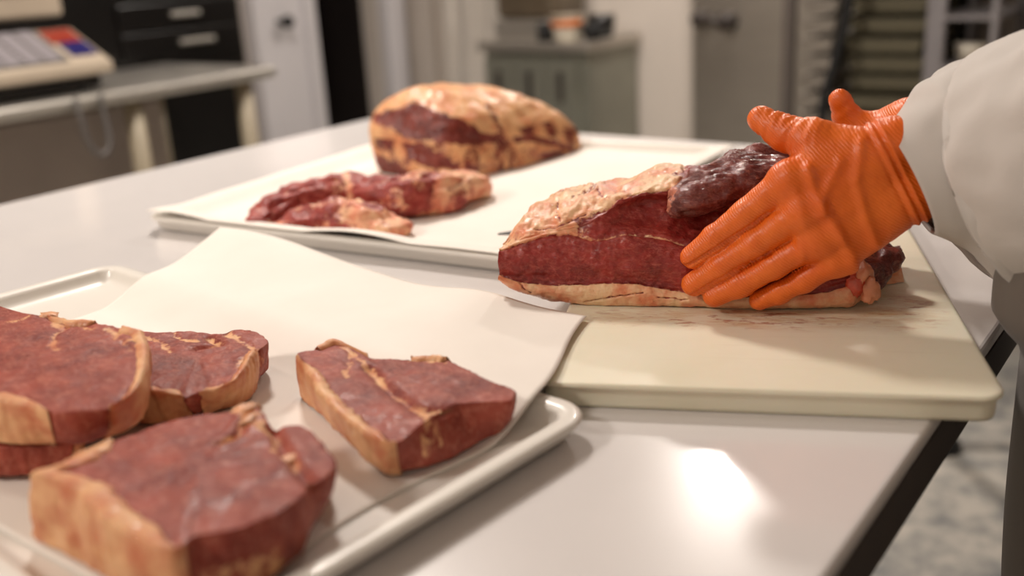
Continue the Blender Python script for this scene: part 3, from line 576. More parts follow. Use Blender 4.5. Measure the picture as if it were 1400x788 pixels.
def make_steak(label, top, bot, fats, seams, membranes=(), group='thick cut steaks on the front tray', seed=0.0, seam_w=.0014, dome=.0015, dents=()):
    top, bot = A(top), A(bot); N = 340
    ctr = dense(top)[:,:2].mean(0); th = np.linspace(-math.pi, math.pi, N, endpoint=False)
    Rt, zt = polar(top, ctr, th); Rb, zb = polar(bot, ctr, th)
    Rt, zt, Rb, zb = blur(Rt, 2), blur(zt, 4), blur(Rb, 3), blur(zb, 4)
    cs = np.c_[np.cos(th), np.sin(th)]
    Rt = Rt+.0011*fbm(np.c_[cs*6+seed, 0*th], 1.5, 3); Rb = Rb+.001*fbm(np.c_[cs*6+seed+9, 0*th], 1.5, 3)
    def ang(p): d = A(p)[:2]-ctr; return math.atan2(d[1], d[0])
    def arc(p0, p1, th):
        a0, a1 = ang(p0), ang(p1); span = (a1-a0)%(2*math.pi); t = ((th-a0)%(2*math.pi))/span
        return t, t <= 1
    fw = np.zeros(N); segs = []
    for (p0, p1, wd) in fats:
        t, ok = arc(p0, p1, th)
        prof = np.where(ok, np.minimum(smooth01(0, .10, t), smooth01(1, .90, t)), 0)*wd*(1+.25*pnoise(np.c_[cs*5+seed+3, 0*th], 1.3))
        fw = np.maximum(fw, prof); segs.append((p0, p1, prof))
    root = thing('steak', label, 'steak', (ctr[0], ctr[1], zb.min()), group)
    # lean
    Rl, Rlb = Rt-fw*.95, Rb-fw*.95
    zc = zt.mean()
    rings, kind, side = [], [], []
    for r in np.linspace(.02, .985, 44):
        q = np.sqrt(r) if False else r
        rings.append(np.c_[ctr+cs*(Rl*q)[:,None], zc+(zt-zc)*q**1.5+dome*(1-q*q)]); kind.append('top'); side.append(0)
    er = .0028
    for a in (.35, .7, 1.0):
        rings.append(np.c_[ctr+cs*(Rl*.985+(Rl*.015)*math.sin(a*1.57))[:,None], zt-er*(1-math.cos(a*1.57))]); kind.append('edge'); side.append(.02)
    for t in np.linspace(.08, 1, 16):
        bulge = .0025*math.sin(math.pi*t)
        rings.append(np.c_[ctr+cs*(Rl+(Rlb-Rl)*t+bulge-(.004*smooth01(.85,1,t)))[:,None], (zt-er)+(zb-zt+er)*t]); kind.append('side'); side.append(t)
    for r in (.85, .5, .05): rings.append(np.c_[ctr+cs*(Rlb*r)[:,None], zb]); kind.append('bot'); side.append(1)
    V = np.vstack(rings); nR = len(rings); F = gridF(nR, N, wv=True, flip=False)
    F.append(tuple(range(N))); F.append(tuple((nR-1)*N+k for k in reversed(range(N))))
    kinds = np.repeat(np.array(kind), N); sv = np.repeat(np.array(side), N); thv = np.tile(th, nR)
    fat = np.full(len(V), -6.0)
    tm = (kinds == 'top') | (kinds == 'edge')
    W2 = V[:,:2]+.0035*np.c_[pnoise(V, 90, seed), pnoise(V, 90, seed+50)]
    for s in seams:
        sd = (seam_w*(1.1+1.2*pnoise(V, 85, seed+5))-seg_dist(W2, A(s)[:,:2]))*480
        fat = np.where(tm, np.maximum(fat, sd), fat)
    for (p0, p1, t0, t1) in membranes:                      # silvery or fatty skin on the cut side
        t, ok = arc(p0, p1, thv); e = np.minimum(np.minimum(t, 1-t)*40, np.minimum(sv-t0, t1-sv)*20)
        fat = np.where((kinds == 'side') & ok, np.maximum(fat, np.minimum(e, .6)-.9+1.3*pnoise(V, 90, seed+11)), fat)
    Nn = vnormals(V, F); Nn[~np.isfinite(Nn)] = 0
    amp = np.where(kinds == 'bot', 0, 1.0)
    disp = .0011*fbm(V, 28, 2, seed)+.0003*fbm(V, 120, 3, seed+7)+np.clip(fat, -2, 1.5)*.00025
    for s in seams: disp = disp-np.where(tm, .0013*np.exp(-(seg_dist(W2, A(s)[:,:2])/.0028)**2), 0)
    for (p, rad_, dep) in dents: disp = disp-np.where(tm, dep*np.exp(-(seg_dist(V[:,:2], A(p)[:,:2])/rad_)**2), 0)
    V = V+Nn*(disp*amp)[:,None]
    V[:,2] = np.maximum(V[:,2], zb.min())
    mesh('lean_meat', V, F, M_steak, root, attrs={'fat': fat})
    for (p0, p1, prof) in segs:
        idx = [i for i in range(N) if prof[i] > .0004]
        t, ok = arc(p0, p1, th[idx]); idx = [i for _, i in sorted(zip(t, idx))]
        I = np.array(idx); m = len(I); cols = []
        K = 14
        for i in I:
            wd = prof[i]; rt, rb, z1, z0 = Rt[i]+.0008, Rb[i]+.0006, zt[i]+.0012, zb[i]
            pts = [(rb-wd-.003, z0+.001), (rb-wd*.5, z0), (rb-.002, z0), (rb, z0+.002)]
            for q in np.linspace(.1, .92, K): pts.append((rb+(rt-rb)*q+.0018*math.sin(math.pi*q), z0+(z1-z0)*q))
            pts += [(rt-.0006, z1-.001), (rt-.002, z1), (rt-wd*.4, z1+.0004), (rt-wd*.75, z1), (rt-wd-.0006, z1-.0006), (rt-wd-.003, z1-.004), (rt-wd-.004, (z0+z1)/2)]
            cols.append([(ctr[0]+cs[i,0]*r, ctr[1]+cs[i,1]*r, z) for r, z in pts])
        nk = len(cols[0]); V = A(cols).reshape(-1, 3); F = gridF(m, nk, wv=True, flip=True)
        F.append(tuple(range(nk))); F.append(tuple((m-1)*nk+k for k in reversed(range(nk))))
        Nn = vnormals(V, F); V = V+Nn*(.0011*fbm(V, 55, 3, seed+20)+.0004*fbm(V, 200, 2, seed))[:,None]
        V[:,2] = np.maximum(V[:,2], zb.min())
        mesh('fat_rim', V, F, M_steak_fat, root, attrs={'fat': 5+4*np.minimum(pnoise(V, 60, seed), 0)})
    return root
S = D
make_steak('steak set apart on the right side of the front tray, fat edge to the left', S['D_top'], S['D_bot'],
    [(S['D_top'][0], S['D_top'][6], .0085), (S['D_top'][16], S['D_top'][18], .004), (S['D_top'][20], S['D_top'][23], .005)], S['D_seams'], [(S['D_top'][7], S['D_top'][8], 0, .7), (S['D_top'][10], S['D_top'][11], .15, 1)], seed=1.3, dents=[(S['D_seams'][2], .005, .003)])
make_steak('steak lying behind the others against the back of the front tray', S['B_top'], S['B_bot'],
    [(S['B_top'][21], S['B_top'][18], .008), (S['B_top'][17], S['B_top'][12], .006)], S['B_seams'], [(S['B_top'][13], S['B_top'][11], .1, .9)], seed=4.1, dents=[(S['B_seams'][2], .004, .003)])
make_steak('dark steak under the leftmost steak, only its front edge showing', S['E_top'], S['E_bot'], [(S['E_top'][3], S['E_top'][5], .006)], [], seed=8.8)
left = make_steak('leftmost big steak stacked on top of another steak', S['A_top'], S['A_bot'],
    [(S['A_top'][17], S['A_top'][13], .010), (S['A_top'][12], S['A_top'][6], .007), (S['A_top'][5], S['A_top'][3], .004)], S['A_seams'], [(S['A_top'][12], S['A_top'][11], .1, 1)], seed=6.2, dents=[(((-.84,.47),(-.80,.475)), .006, .003)])
front = make_steak('front steak nearest the camera with a broad fat edge', S['C_top'], S['C_bot'],
    [(S['C_top'][3], S['C_top'][20], .013)], S['C_seams'], [(S['C_top'][20], S['C_top'][17], .35, 1.0)], seed=2.7, seam_w=.0022, dents=[(S['C_seams'][0], .004, .003), (S['C_groove'], .0035, .0045)])
M_knob = simple('fat_knob_meat', lin(222,162,122), .45, var=.18, vs=70)
def scrap(name, label, p, r, mat, seed, grp=None, parent=None, flat=.7):
    n, k = 18, 12; V = []
    for i in range(k):
        ph = math.pi*i/(k-1)
        for j in range(n):
            a = 2*math.pi*j/n; V.append((math.sin(ph)*math.cos(a), math.sin(ph)*math.sin(a), math.cos(ph)))
    V = A(V); F = gridF(k, n, wv=True, flip=True); V = V*(1+.45*fbm(V, 1.3, 3, seed))[:,None]*A(r); V[:,2] -= V[:,2].min()
    o = mesh(name, V+A(p), F, mat, parent)
    if label: tag(o, label, 'meat scrap', grp)
    return o
for i, (root, p, r) in enumerate(((front, S['C_knobs'][0], (.007,.010,.0032)), (front, S['C_knobs'][1], (.005,.010,.003)), (front, S['C_knobs'][2], (.004,.008,.002)), (left, S['A_knobs'][0], (.010,.006,.0035)), (left, S['A_knobs'][1], (.010,.006,.0022)))):
    scrap('fat_knob', None, (p[0]-.002, p[1]-.004, p[2]-.0045), r, M_knob, 2.3*i+.7, parent=root)
for i, (px, py) in enumerate(((-.632, .437), (-.655, .407), (-.672, .375))):
    scrap('meat_scrap', ['bright red meat scrap nearest the rear steak, beyond the front steak', 'bright red meat scrap in the middle of the row beyond the front steak', 'bright red meat scrap nearest the leftmost steak, beyond the front steak'][i], (px, py, .0085), (.006, .005, .014), M_scrap, 3.0*i, 'red meat scraps behind the front steak')

# ------------------------------------------------------------------ trimmings on the back tray
def sdf_meat(name, parent, fn, lo, hi, h, mat, fatfn, a1=.0025, s1=45, a2=.0008, s2=140, seed=0., floor=None):
    V, F = nets(fn, lo, hi, h); V = relax(V, F, 1)
    Nn = vnormals(V, F); V = V+Nn*(a1*fbm(V, s1, 3, seed)+a2*fbm(V, s2, 2, seed+3))[:,None]
    if floor is not None: V[:,2] = np.maximum(V[:,2], floor)
    return mesh(name, V, F, mat, parent, attrs={'fat': fatfn(V)})
def lift(pts, z): return [(p[0], p[1], z) for p in pts]
def fold_meat(name, parent, pts, rad, flat, fatfn, lo, hi, seed, h=.0026):
    """a flattened strip whose surface is wrinkled along its own length"""
    Z0 = .0095
    def fn(P):
        Q = P.copy(); Q[:,2] = Z0+(P[:,2]-Z0)/flat
        q2 = [(p[0], p[1], Z0+r*.80) for p, r in zip(pts, rad)]
        return chain(Q, q2, rad, .012)*flat
    V, F = nets(fn, lo, hi, h); V = relax(V, F, 1); N_ = vnormals(V, F)
    P = A(pts)[:,:2]; seg = np.r_[0, np.cumsum(np.linalg.norm(np.diff(P, axis=0), axis=1))]
    d = np.linalg.norm(V[:,None,:2]-P[None], axis=2); wgt = np.exp(-(d/.02)**2)+1e-12; along = (wgt*seg).sum(1)/wgt.sum(1)
    cross = seg_dist(V[:,:2], P)
    q = np.c_[along*24+seed, cross*75, V[:,2]*75]
    V = V+N_*(.0052*fbm(q, 1.0, 3)+.0042*fbm(V, 34, 2, seed)+.0005*fbm(V, 160, 2, seed))[:,None]
    V[:,2] = np.maximum(V[:,2], Z0); f = fatfn(V, along/seg[-1])
    return mesh(name, V, F, M_trim, parent, attrs={'fat': f})
tf = D['trimfat']
tr = thing('meat_trimmings', 'long dark red strip of trimmed meat with pale fatty end beside the rump joint', 'meat', (-.88, .87, .0095))
fold_meat('lean_meat', tr, D['trim1'], [.013,.020,.026,.029,.030,.031,.033,.032,.026,.016], .76,
    lambda V, t: np.maximum.reduce([9*(t-.70)+2.4*pnoise(V, 38, 2.)-.6]+[(.0045-seg_dist(V[:,:2], A(s)[:,:2]))*500 for s in tf[3:]]+[3.4*pnoise(V, 34, 4.)-2.2]), (-1.02,.69,.0), (-.73,1.07,.08), 3.)
tr = thing('meat_trimmings', 'folded pale fatty trimming lying in front of the dark red strip', 'meat', (-.84, .80, .0095))
fold_meat('lean_meat', tr, [(p[0]+.006, p[1]-.008, p[2]) for p in D['trim2']], [.016,.024,.029,.029,.018], .62,
    lambda V, t: np.maximum(5*(t-.80)+2.6*pnoise(V, 40, 7.), 4.2*pnoise(V, 44, 9.)-1.2), (-.95,.73,.0), (-.72,.88,.07), 11.)

# ------------------------------------------------------------------ rump joint at the back: ringed dome
def rump():
    base = [(-1.035,1.085),(-1.02,1.068),(-.97,1.066),(-.91,1.070),(-.872,1.088),(-.858,1.13),(-.848,1.19),(-.838,1.26),(-.832,1.306),(-.845,1.335),(-.90,1.35),(-.98,1.34),(-1.05,1.29),(-1.075,1.20),(-1.06,1.12)]
    ctr = A((-.955, 1.185)); N = 300; th = np.linspace(-math.pi, math.pi, N, endpoint=False); cs = np.c_[np.cos(th), np.sin(th)]
    R, _ = polar(np.c_[A(base), np.zeros(len(base))], ctr, th); R = blur(R, 6)
    # height of the crown falls towards the far right end
    rings = []; ts = np.linspace(0, 1, 130)
    apex = A((-.985, 1.175)); H = .112
    for t in ts:
        ph = t*math.pi/2
        if t < .5: q = 1+.05*math.sin(t*2*math.pi)*1.0
        k = math.cos(ph)**.72; zz = math.sin(ph)**.92
        side = .92 if False else 1
        cx = ctr+(apex-ctr)*zz
        pos = cx+cs*(R*k*(1+.07*math.sin(min(ph*2.2, math.pi))))[:,None]
        # the crown is higher on the left
        hh = H*(1-.22*smooth01(1.19, 1.34, pos[:,1])) 
        rings.append(np.c_[pos, .0105+hh*zz])
    V = np.vstack(rings); F = gridF(len(ts), N, wv=True, flip=True); F.append(tuple((len(ts)-1)*N+k for k in range(N))); F.append(tuple(reversed(range(N))))
    WL = [A((-1.04,1.075)), A((-.868,1.08)), A((-.832,1.306))]
    # run along the front and right walls, s in metres
    P2 = V[:,:2]; l0 = np.linalg.norm(WL[1]-WL[0])
    d0 = (WL[1]-WL[0])/l0; l1 = np.linalg.norm(WL[2]-WL[1]); d1_ = (WL[2]-WL[1])/l1
    rel = P2-ctr; an = np.arctan2(rel[:,1], rel[:,0])
    corner = math.atan2(*(WL[1]-ctr)[::-1])
    Pb = ctr+cs*R[:,None]; Pb = np.tile(Pb, (len(ts), 1))
    s = np.where(np.tile(th, len(ts)) < corner, np.clip((Pb-WL[0])@d0, -.1, l0), l0+np.clip((Pb-WL[1])@d1_, 0, .4))
    vis = (np.tile(th, len(ts)) > -2.6) & (np.tile(th, len(ts)) < 1.2)
    SZ = np.c_[s, V[:,2]]+.004*np.c_[pnoise(V, 40), pnoise(V, 40, 30.)]
    fat = np.full(len(V), 6.0)
    for k in ('bj_lean1', 'bj_lean2', 'bj_lean3', 'bj_lean4', 'bj_pink'):
        sd = (poly_sd(SZ, D[k])+.0005)*520; fat = np.where(vis, np.minimum(fat, -sd*(.55 if k == 'bj_pink' else 1)), fat)
    fat = np.where(vis, np.minimum(fat, (seg_dist(SZ, D['bj_vein'])-.003)*240), fat)
    fat = np.where(V[:,2] < .062, np.minimum(fat, .5+2.6*pnoise(V, 40)), fat)
    Nn = vnormals(V, F)
    V = V+Nn*(.004*fbm(V, 18, 2)+.0014*fbm(V, 60, 3)-np.where(fat < 0, .0035*np.clip(-fat/6, 0, 1), 0))[:,None]
    V[:,2] = np.maximum(V[:,2], .0102)
    root = thing('rump_joint', 'large uncut beef joint with a domed cream fat cap on the back tray', 'meat', (ctr[0], ctr[1], .0102))
    dome = V[:,2] > 0
    mesh('lean_and_fat', V, F, M_rump, root, attrs={'fat': fat})
rump()

# ------------------------------------------------------------------ the joint being trimmed: lofted through traced contours
def JW(a, d, z): return JO+np.outer(a, JE1)+np.outer(d, JE2)+np.c_[0*a, 0*a, np.asarray(z)-JO[2]]
BZ = .0205
def joint():
    NS = 430
    a = np.linspace(-.0008, .336, NS)
    def cur(k):
        q = A(D[k]); q = q[np.argsort(q[:,0])]; return np.interp(a, q[:,0], q[:,1]), np.interp(a, q[:,0], q[:,2])
    C0, C1, C2, C3, C4 = (cur(k) for k in ('j0', 'j1', 'j2', 'j3', 'j4'))
    def sm(c, k=3): return tuple(np.r_[x[0], np.convolve(np.pad(x, k, 'edge'), np.ones(2*k+1)/(2*k+1), 'valid')[1:-1], x[-1]] for x in c)
    C0, C1, C2, C3, C4 = (sm(c) for c in (C0, C1, C2, C3, C4))
    tip = smooth01(0, .05, a); end = smooth01(.338, .29, a)
    back = .03+.115*tip**.6; back = C4[0]+(back-.03)*.62*np.minimum(1, end+.25)
    under = np.maximum(C0[1]-.004*tip, BZ+.0005); und2 = np.maximum(BZ+.0005, .045-.5*a)
    rows = [(C4[0]*.5+.02, np.minimum(und2+0*a, C0[1]+.002), 'u'), (C0[0]+.012, under, 'u'), (C0[0], C0[1], 'f0'),
            (C0[0]*.5+C1[0]*.5-.0045, (C0[1]+C1[1])/2, 'f'), (C1[0]-.002, C1[1]-.0015, 'f1'), (C1[0]+.0015, C1[1]+.001, 'l0'),
            (C1[0]*.5+C2[0]*.5-.003, (C1[1]+C2[1])/2, 'l'), (C2[0], C2[1]-.001, 'l1'),
            (C2[0]*.6+C3[0]*.4+.009*smooth01(.085,.11,a), C2[1]*.75+C3[1]*.25+.0005, 'p0'), (C2[0]*.2+C3[0]*.8+.010*smooth01(.085,.12,a), C2[1]*.3+C3[1]*.7, 'p1'),
            (C3[0], C3[1], 'g0'), (C3[0]*.6+C4[0]*.4-.006*tip, C3[1]*.45+C4[1]*.55, 'g'), (C4[0], C4[1], 'r'),
            (C4[0]*.55+back*.45, C4[1]-.006*tip, 'b'), (back, C4[1]*.6+BZ*.4, 'b2'), (back-.01*tip, np.minimum(und2+.006, C4[1]*.6+BZ*.4), 'b3')]
    G = A([JW(a, d, z) for d, z, _ in rows])                # rows x NS x 3
    nrow = len(rows); sub = 15; NT = (nrow-1)*sub+1
    Pm = catmull(G.reshape(nrow, -1), NT).reshape(NT, NS, 3)
    tt = np.linspace(0, nrow-1, NT)
    # arc length along t in mm
    ln = np.zeros((NT, NS)); ln[1:] = np.cumsum(np.linalg.norm(np.diff(Pm, axis=0), axis=2), 0)*1000
    L = lambda k: ln[int(round(k*sub))]
    av = np.broadcast_to(a, (NT, NS))
    V = Pm.reshape(-1, 3); f = np.full((NT, NS), 6.0)
    b1 = L(4.5); b2 = L(7.0); b3 = L(10.2)
    lean = np.minimum(ln-b1, b2-ln)                         # positive inside the lower muscle
    upm = np.minimum(np.minimum(ln-b2-.9, b3-ln), (av-.088-.0*ln)*1000*.8)   # upper muscle, only right of the fat lobe
    wedge = np.minimum(np.minimum(ln-b2+1, b3-ln+2), np.minimum((av-.066)*500, (.105-av)*500))*.5-.6
    dark = np.minimum((av-.150)*400, ln-L(9.5))             # dark skin on the upper right
    wob = 1.1*pnoise(V, 70, 31.).reshape(NT, NS)+.6*pnoise(V, 190, 33.).reshape(NT, NS); lean = lean+wob; upm = upm+wob
    f = np.minimum(f, -lean); f = np.minimum(f, -upm); f = np.minimum(f, -wedge*.6); f = np.minimum(f, -dark)
    f = np.where(tt[:,None] > 10.2, np.minimum(f, 2.2+2.6*pnoise(V, 42, 2.).reshape(NT, NS)), f)
    f = np.where(tt[:,None] > 13, np.minimum(f, 1+3*pnoise(V, 25, 5.).reshape(NT, NS)), f)
    # pink cracks in the pale fat
    f = np.where((tt[:,None] < 4.4), np.minimum(f, 3.2+2*pnoise(V, 50, 8.).reshape(NT, NS)), f)
    F = gridF(NT, NS, flip=True)
    Nn = vnormals(V, F); fl = f.ravel(); tv = np.repeat(tt, NS); avv = av.ravel()
    lump = np.where(tv > 10, 1.25, .35)*np.where(tv < 4.6, .6, 1.0)
    cl = V@np.c_[JE1, JE2, (0,0,1)]
    ca = (cl-(JO@np.c_[JE1, JE2, (0,0,1)])); ca = np.c_[ca[:,0], ca[:,2]+JO[2]]+.0012*np.c_[pnoise(V, 160), pnoise(V, 160, 9.)]
    for g in D['cracks']:
        dd = seg_dist(ca, [(q[0], q[2]) for q in g]); fl = np.where(fl > 0, np.minimum(fl, np.maximum((dd-.0004)*2500, -.1)), fl)
    f = fl.reshape(NT, NS)
    fibre = fbm(np.c_[cl[:,0]*22+cl[:,2]*10, cl[:,1]*120, cl[:,2]*120], 1.0, 3)
    disp = lump*.0026*fbm(V, 48, 3, 1.7)+.0006*fbm(V, 170, 2)+np.where((fl < 0), .0009*fibre, 0)
    disp -= .0016*np.exp(-(fl/.9)**2)
    disp += np.where((tv > 10) & (avv < .15), .0016*np.abs(pnoise(V, 75, 4.)), 0)
    V = V+Nn*disp[:,None]; V[:,2] = np.maximum(V[:,2], BZ)
    root = thing('beef_joint', 'beef joint held under the orange gloved hand on the cutting board', 'meat', tuple(JW(A([.16]), A([.04]), A([BZ]))[0]))
    # split by zone so that the fat cap, lean faces and top are parts of their own
    zones = [('fat_cap', 0, int(4.5*sub)), ('lean_face', int(4.5*sub), 7*sub), ('upper_muscle', 7*sub, 10*sub), ('fatty_top', 10*sub, NT-1)]
    V3 = V.reshape(NT, NS, 3)
    for name, i0, i1 in zones:
        v = V3[i0:i1+1].reshape(-1, 3); n = i1-i0+1
        Fz = gridF(n, NS, flip=True)
        if name == 'fatty_top':                             # close the underside and the ends
            pass
        mesh(name, v, Fz, M_joint, root, attrs={'fat': f[i0:i1+1].ravel()})
    # dark flap folded over the top, and the scraps at the right end
    fa, fb, fc = (JW(*A(D[k]).T) for k in ('flapA', 'flapB', 'flapC'))
    def fl_(P):
        x = chain(P, fa, [.008,.0115,.013,.013,.012], .008); y = chain(P, fb, [.006,.010,.012,.013,.012], .008); z = chain(P, fc, [.009,.012,.014,.014], .008)
        return smin(smin(x, y, .008), z, .008)
    allp = np.vstack([fa, fb, fc]); V2, F2 = nets(fl_, allp.min(0)-.03, allp.max(0)+.03, .0021); V2 = relax(V2, F2, 1)
    N2 = vnormals(V2, F2); c2 = V2@np.c_[JE1, JE2, (0,0,1)]
    q = np.c_[c2[:,0]*26+c2[:,2]*30, c2[:,1]*95, c2[:,2]*95-c2[:,0]*20]
    fr = 1-2*np.abs(fbm(q, 1.0, 3)); V2 = V2+N2*(.0022*fr+.0014*fbm(V2, 50, 2, 5.)+.0003*fbm(V2, 220, 2))[:,None]
    mesh('dark_flap', V2, F2, M_flap, root, attrs={'fat': 3.2*pnoise(V2, 40, 3.)-3.2+3.6*smooth01(.016, .0, c2[:,0]-c2[:,0].min())})
    tl = JW(*A(D['tail']).T)
    V2, F2 = nets(lambda P: chain(P, tl, [.008,.012,.011], .01), tl.min(0)-.03, tl.max(0)+.03, .0025); N2 = vnormals(V2, F2); V2 = V2+N2*(.006*fbm(V2, 50, 3, 9.))[:,None]
    V2[:,2] = np.maximum(V2[:,2], BZ); mesh('ragged_end', V2, F2, M_flap, root, attrs={'fat': 5*pnoise(V2, 45, 1.)-1.5})
    bt = JW(*A(D['bits']).T)
    for i, p in enumerate(bt): scrap('loose_bit', None, (p[0], p[1], max(p[2]-.008, BZ)), (.007, .006, .010), M_scrap if i < 1 else M_trim_f, 5.*i, parent=root)
M_trim_f = simple('pink_fat', lin(214,140,104), .4, var=.15, vs=80, coat=.3)
joint()

kn = thing('knife', 'steel knife with only its tip showing from behind the held joint', 'knife', (-.47, .885, .0205))
kb = [(-.611,.802), (-.585,.814), (-.53,.838), (-.45,.885), (-.458,.912), (-.53,.872), (-.595,.832)]
V = [(x, y, z) for z in (.0325, .0345) for x, y in kb]; n = len(kb)
mesh('blade', V, [tuple(reversed(range(n))), tuple(range(n, 2*n))]+[(i, (i+1)%n, n+(i+1)%n, n+i) for i in range(n)], M_blade, kn, smooth=False)
mesh('handle', *tube([(-.456,.898,.0335), (-.40,.928,.0320), (-.34,.960,.0305)], [.009,.010,.009], 14), M_rubber, kn)

# ------------------------------------------------------------------ the cutter: body, coat, apron, gloves
person = thing('person', 'person in white coat, grey apron and orange gloves holding the beef joint', 'person', (.03, .90, ZF))
PC = A((.03, .90))
def sbox(P, c, r, p=3.2):
    q = np.abs((P-A(c))/A(r)); l = (q**p).sum(1)**(1/p); return (l-1)*min(r)
def mirror_y(p): return (p[0], 2*PC[1]-p[1], p[2])
SH_L, EL_L = (.05, .715, .46), (-.045, .755, .185); SH_R, EL_R = (.05, 1.085, .46), (-.02, 1.06, .18)
WR_L = tuple(D['wrist'][2]); WR_R = (-.20, .955, .146)
def torso(P, e=0.0):
    t = chain(P, [(.05, .90, -.10), (.045, .90, .12), (.055, .90, .36)], [.13+e, .125+e, .12+e], .05)
    t = smin(t, chain(P, [(.05, .83, -.05), (.05, .80, .36)], [.10+e, .10+e], .05), .06); t = smin(t, chain(P, [(.05, .97, -.05), (.05, 1.0, .36)], [.10+e, .10+e], .05), .06)
    return smin(t, chain(P, [SH_L, (.05, .90, .50), SH_R], [.065+e, .07+e, .065+e], .03), .05)
def legs(P, e=0.0):
    o = None
    for y in (.80, 1.0):
        c = chain(P, [(.05, y, -.06), (.055, y, -.45), (.075, y, -.82)], [.09+e, .062+e, .042+e], .03); o = c if o is None else smin(o, c, .03)
    return o
def body_fn(P):
    b_ = smin(torso(P, -.02), legs(P, -.012), .05)
    b_ = smin(b_, chain(P, [(.05,.90,.52), (.03,.90,.62)], [.055,.052], .02), .03)
    hd = smin(ell(P, (.005,.90,.735), (.098,.078,.118)), ell(P, (-.03,.90,.672), (.06,.055,.055)), .04)
    hd = smin(hd, caps(P, (-.092,.90,.735), (-.112,.90,.708), .008, .013), .02)                     # nose
    for y in (.822, .978): hd = smin(hd, ell(P, (.015, y, .725), (.018,.010,.032)), .006)           # ears
    hd = np.maximum(hd, -ell(P, (-.088,.90,.668), (.01,.024,.0035)))                                # mouth
    b_ = smin(b_, hd, .03)
    for sh, el_, wr in ((SH_L, EL_L, WR_L), (SH_R, EL_R, WR_R)): b_ = smin(b_, chain(P, [sh, el_, wr], [.05,.042,.027], .02), .03)
    return b_
V, F = nets(body_fn, (-.27,.62,-.88), (.26,1.18,.88), .011); V = relax(V, F, 1); V[:,2] = np.maximum(V[:,2], ZF+.03)
mesh('body', V, F, M_skin, person)
V, F = nets(lambda P: np.maximum(np.minimum(ell(P, (.02,.90,.755), (.108,.088,.118)), 9), np.maximum(.76-P[:,2]+.0*P[:,0]-.9*np.maximum(P[:,0], 0), -.3)), (-.13,.78,.6), (.17,1.02,.9), .007)
mesh('hair', V, F, M_hair, person)
for y in (.872, .928): mesh('eye', *nets(lambda P: ell(P, (-.083, y, .742), (.012,.014,.009)), (-.11,y-.03,.72), (-.06,y+.03,.77), .004), M_eye, person)
V, F = nets(lambda P: legs(P, .012), (-.12,.66,-.80), (.24,1.14,.02), .013); mesh('trousers', relax(V, F, 1), F, M_trouser, person)
for y in (.80, 1.0):
    V, F = nets(lambda P: smin(ell(P, (.03, y, ZF+.035), (.13,.05,.05)), caps(P, (.08,y,ZF+.05), (.08,y,ZF+.09), .045, .04), .03), (-.13,y-.08,ZF-.03), (.2,y+.08,ZF+.16), .009)
    V[:,2] = np.maximum(V[:,2], ZF); mesh('shoe', V, F, M_shoe, person)
# coat: torso shell down to the hips, with a collar opening
V, F = nets(lambda P: np.maximum(torso(P, .010), P[:,2]-.545), (-.2,.58,-.28), (.28,1.22,.6), .010); V = relax(V, F, 2)
N_ = vnormals(V, F); V = V+N_*(.004*fbm(V, 9, 3))[:,None]; mesh('coat', V, F, M_coat, person)
# apron: a bowed cloth panel in front of the coat, resting on the table edge
nu, nv = 70, 90; V = []
for i in range(nu):
    u = -1+2*i/(nu-1)
    for j in range(nv):
        z = .40-(.40+.62)*j/(nv-1)
        half = .11+.065*float(smooth01(.36, .10, z)); y = .885+u*half
        xf = -.122-.026*float(smooth01(.0, .035, z))*float(smooth01(.26, .10, z))+.03*float(smooth01(.12, .38, z))
        if z < .0: xf = min(xf, -.124)+.014*float(smooth01(-.10, -.40, z))
        x = xf+.105*abs(u)**4.5+.004*math.sin(9*y+3*z)*float(smooth01(-.05, -.4, z))
        V.append((x, y, z))
V = A(V); n = len(V); F1 = gridF(nu, nv, flip=True)
b_ = [i*nv for i in range(nu)]+[(nu-1)*nv+j for j in range(1, nv)]+[i*nv+nv-1 for i in range(nu-2, -1, -1)]+[j for j in range(nv-2, 0, -1)]
F = F1+[tuple(n+i for i in f[::-1]) for f in F1]+[(b_[k], n+b_[k], n+b_[(k+1)%len(b_)], b_[(k+1)%len(b_)]) for k in range(len(b_))]
mesh('apron', np.vstack([V, V+A((.004,0,0))]), F, M_apron, person)
# sleeves
def sleeve(name, path, radii, edge_dir, seed, squash=.8, inner=True):
    P = catmull(path, 60); Rr = catmull(np.c_[radii], 60)[:,0]; T = np.gradient(P, axis=0); T /= np.linalg.norm(T, axis=1)[:,None]
    n = 90; e0 = A(edge_dir)/np.linalg.norm(edge_dir); V = []
    for k, (p, t, r) in enumerate(zip(P, T, Rr)):
        s = e0-t*(e0@t); s /= np.linalg.norm(s); d = np.cross(s, t)
        sl = (1-smooth01(.15, .85, k/59))                       # the hem keeps the slant of the cuff
        for i in range(n):
            a_ = 2*math.pi*i/n; q = p+s*math.cos(a_)*r+d*math.sin(a_)*r*squash
            q = q+t*(e0@t)*math.cos(a_)*r*sl*1.0
            V.append(q)
    V = A(V); Fo = gridF(60, n, wv=True, flip=False); N_ = vnormals(V, Fo)
    kk = np.repeat(np.arange(60)/59, n)
    wr = .0055*fbm(V, 14, 3, seed)*smooth01(0, .25, kk)+.0035*pnoise(V, 40, seed)*smooth01(.05, .3, kk)
    V = V+N_*wr[:,None]
    Vi = V-N_*.003; m = len(V)
    F = Fo+[tuple(m+i for i in f[::-1]) for f in Fo]+[(k, (k+1)%n, m+(k+1)%n, m+k) for k in range(n)]+[((59)*n+(k+1)%n, 59*n+k, m+59*n+k, m+59*n+(k+1)%n) for k in range(n)]
    return mesh(name, np.vstack([V, Vi]), F, M_coat, person)
ce = A(D['slvedge']); cdir = ce[0]-ce[1]; c0 = ce.mean(0)
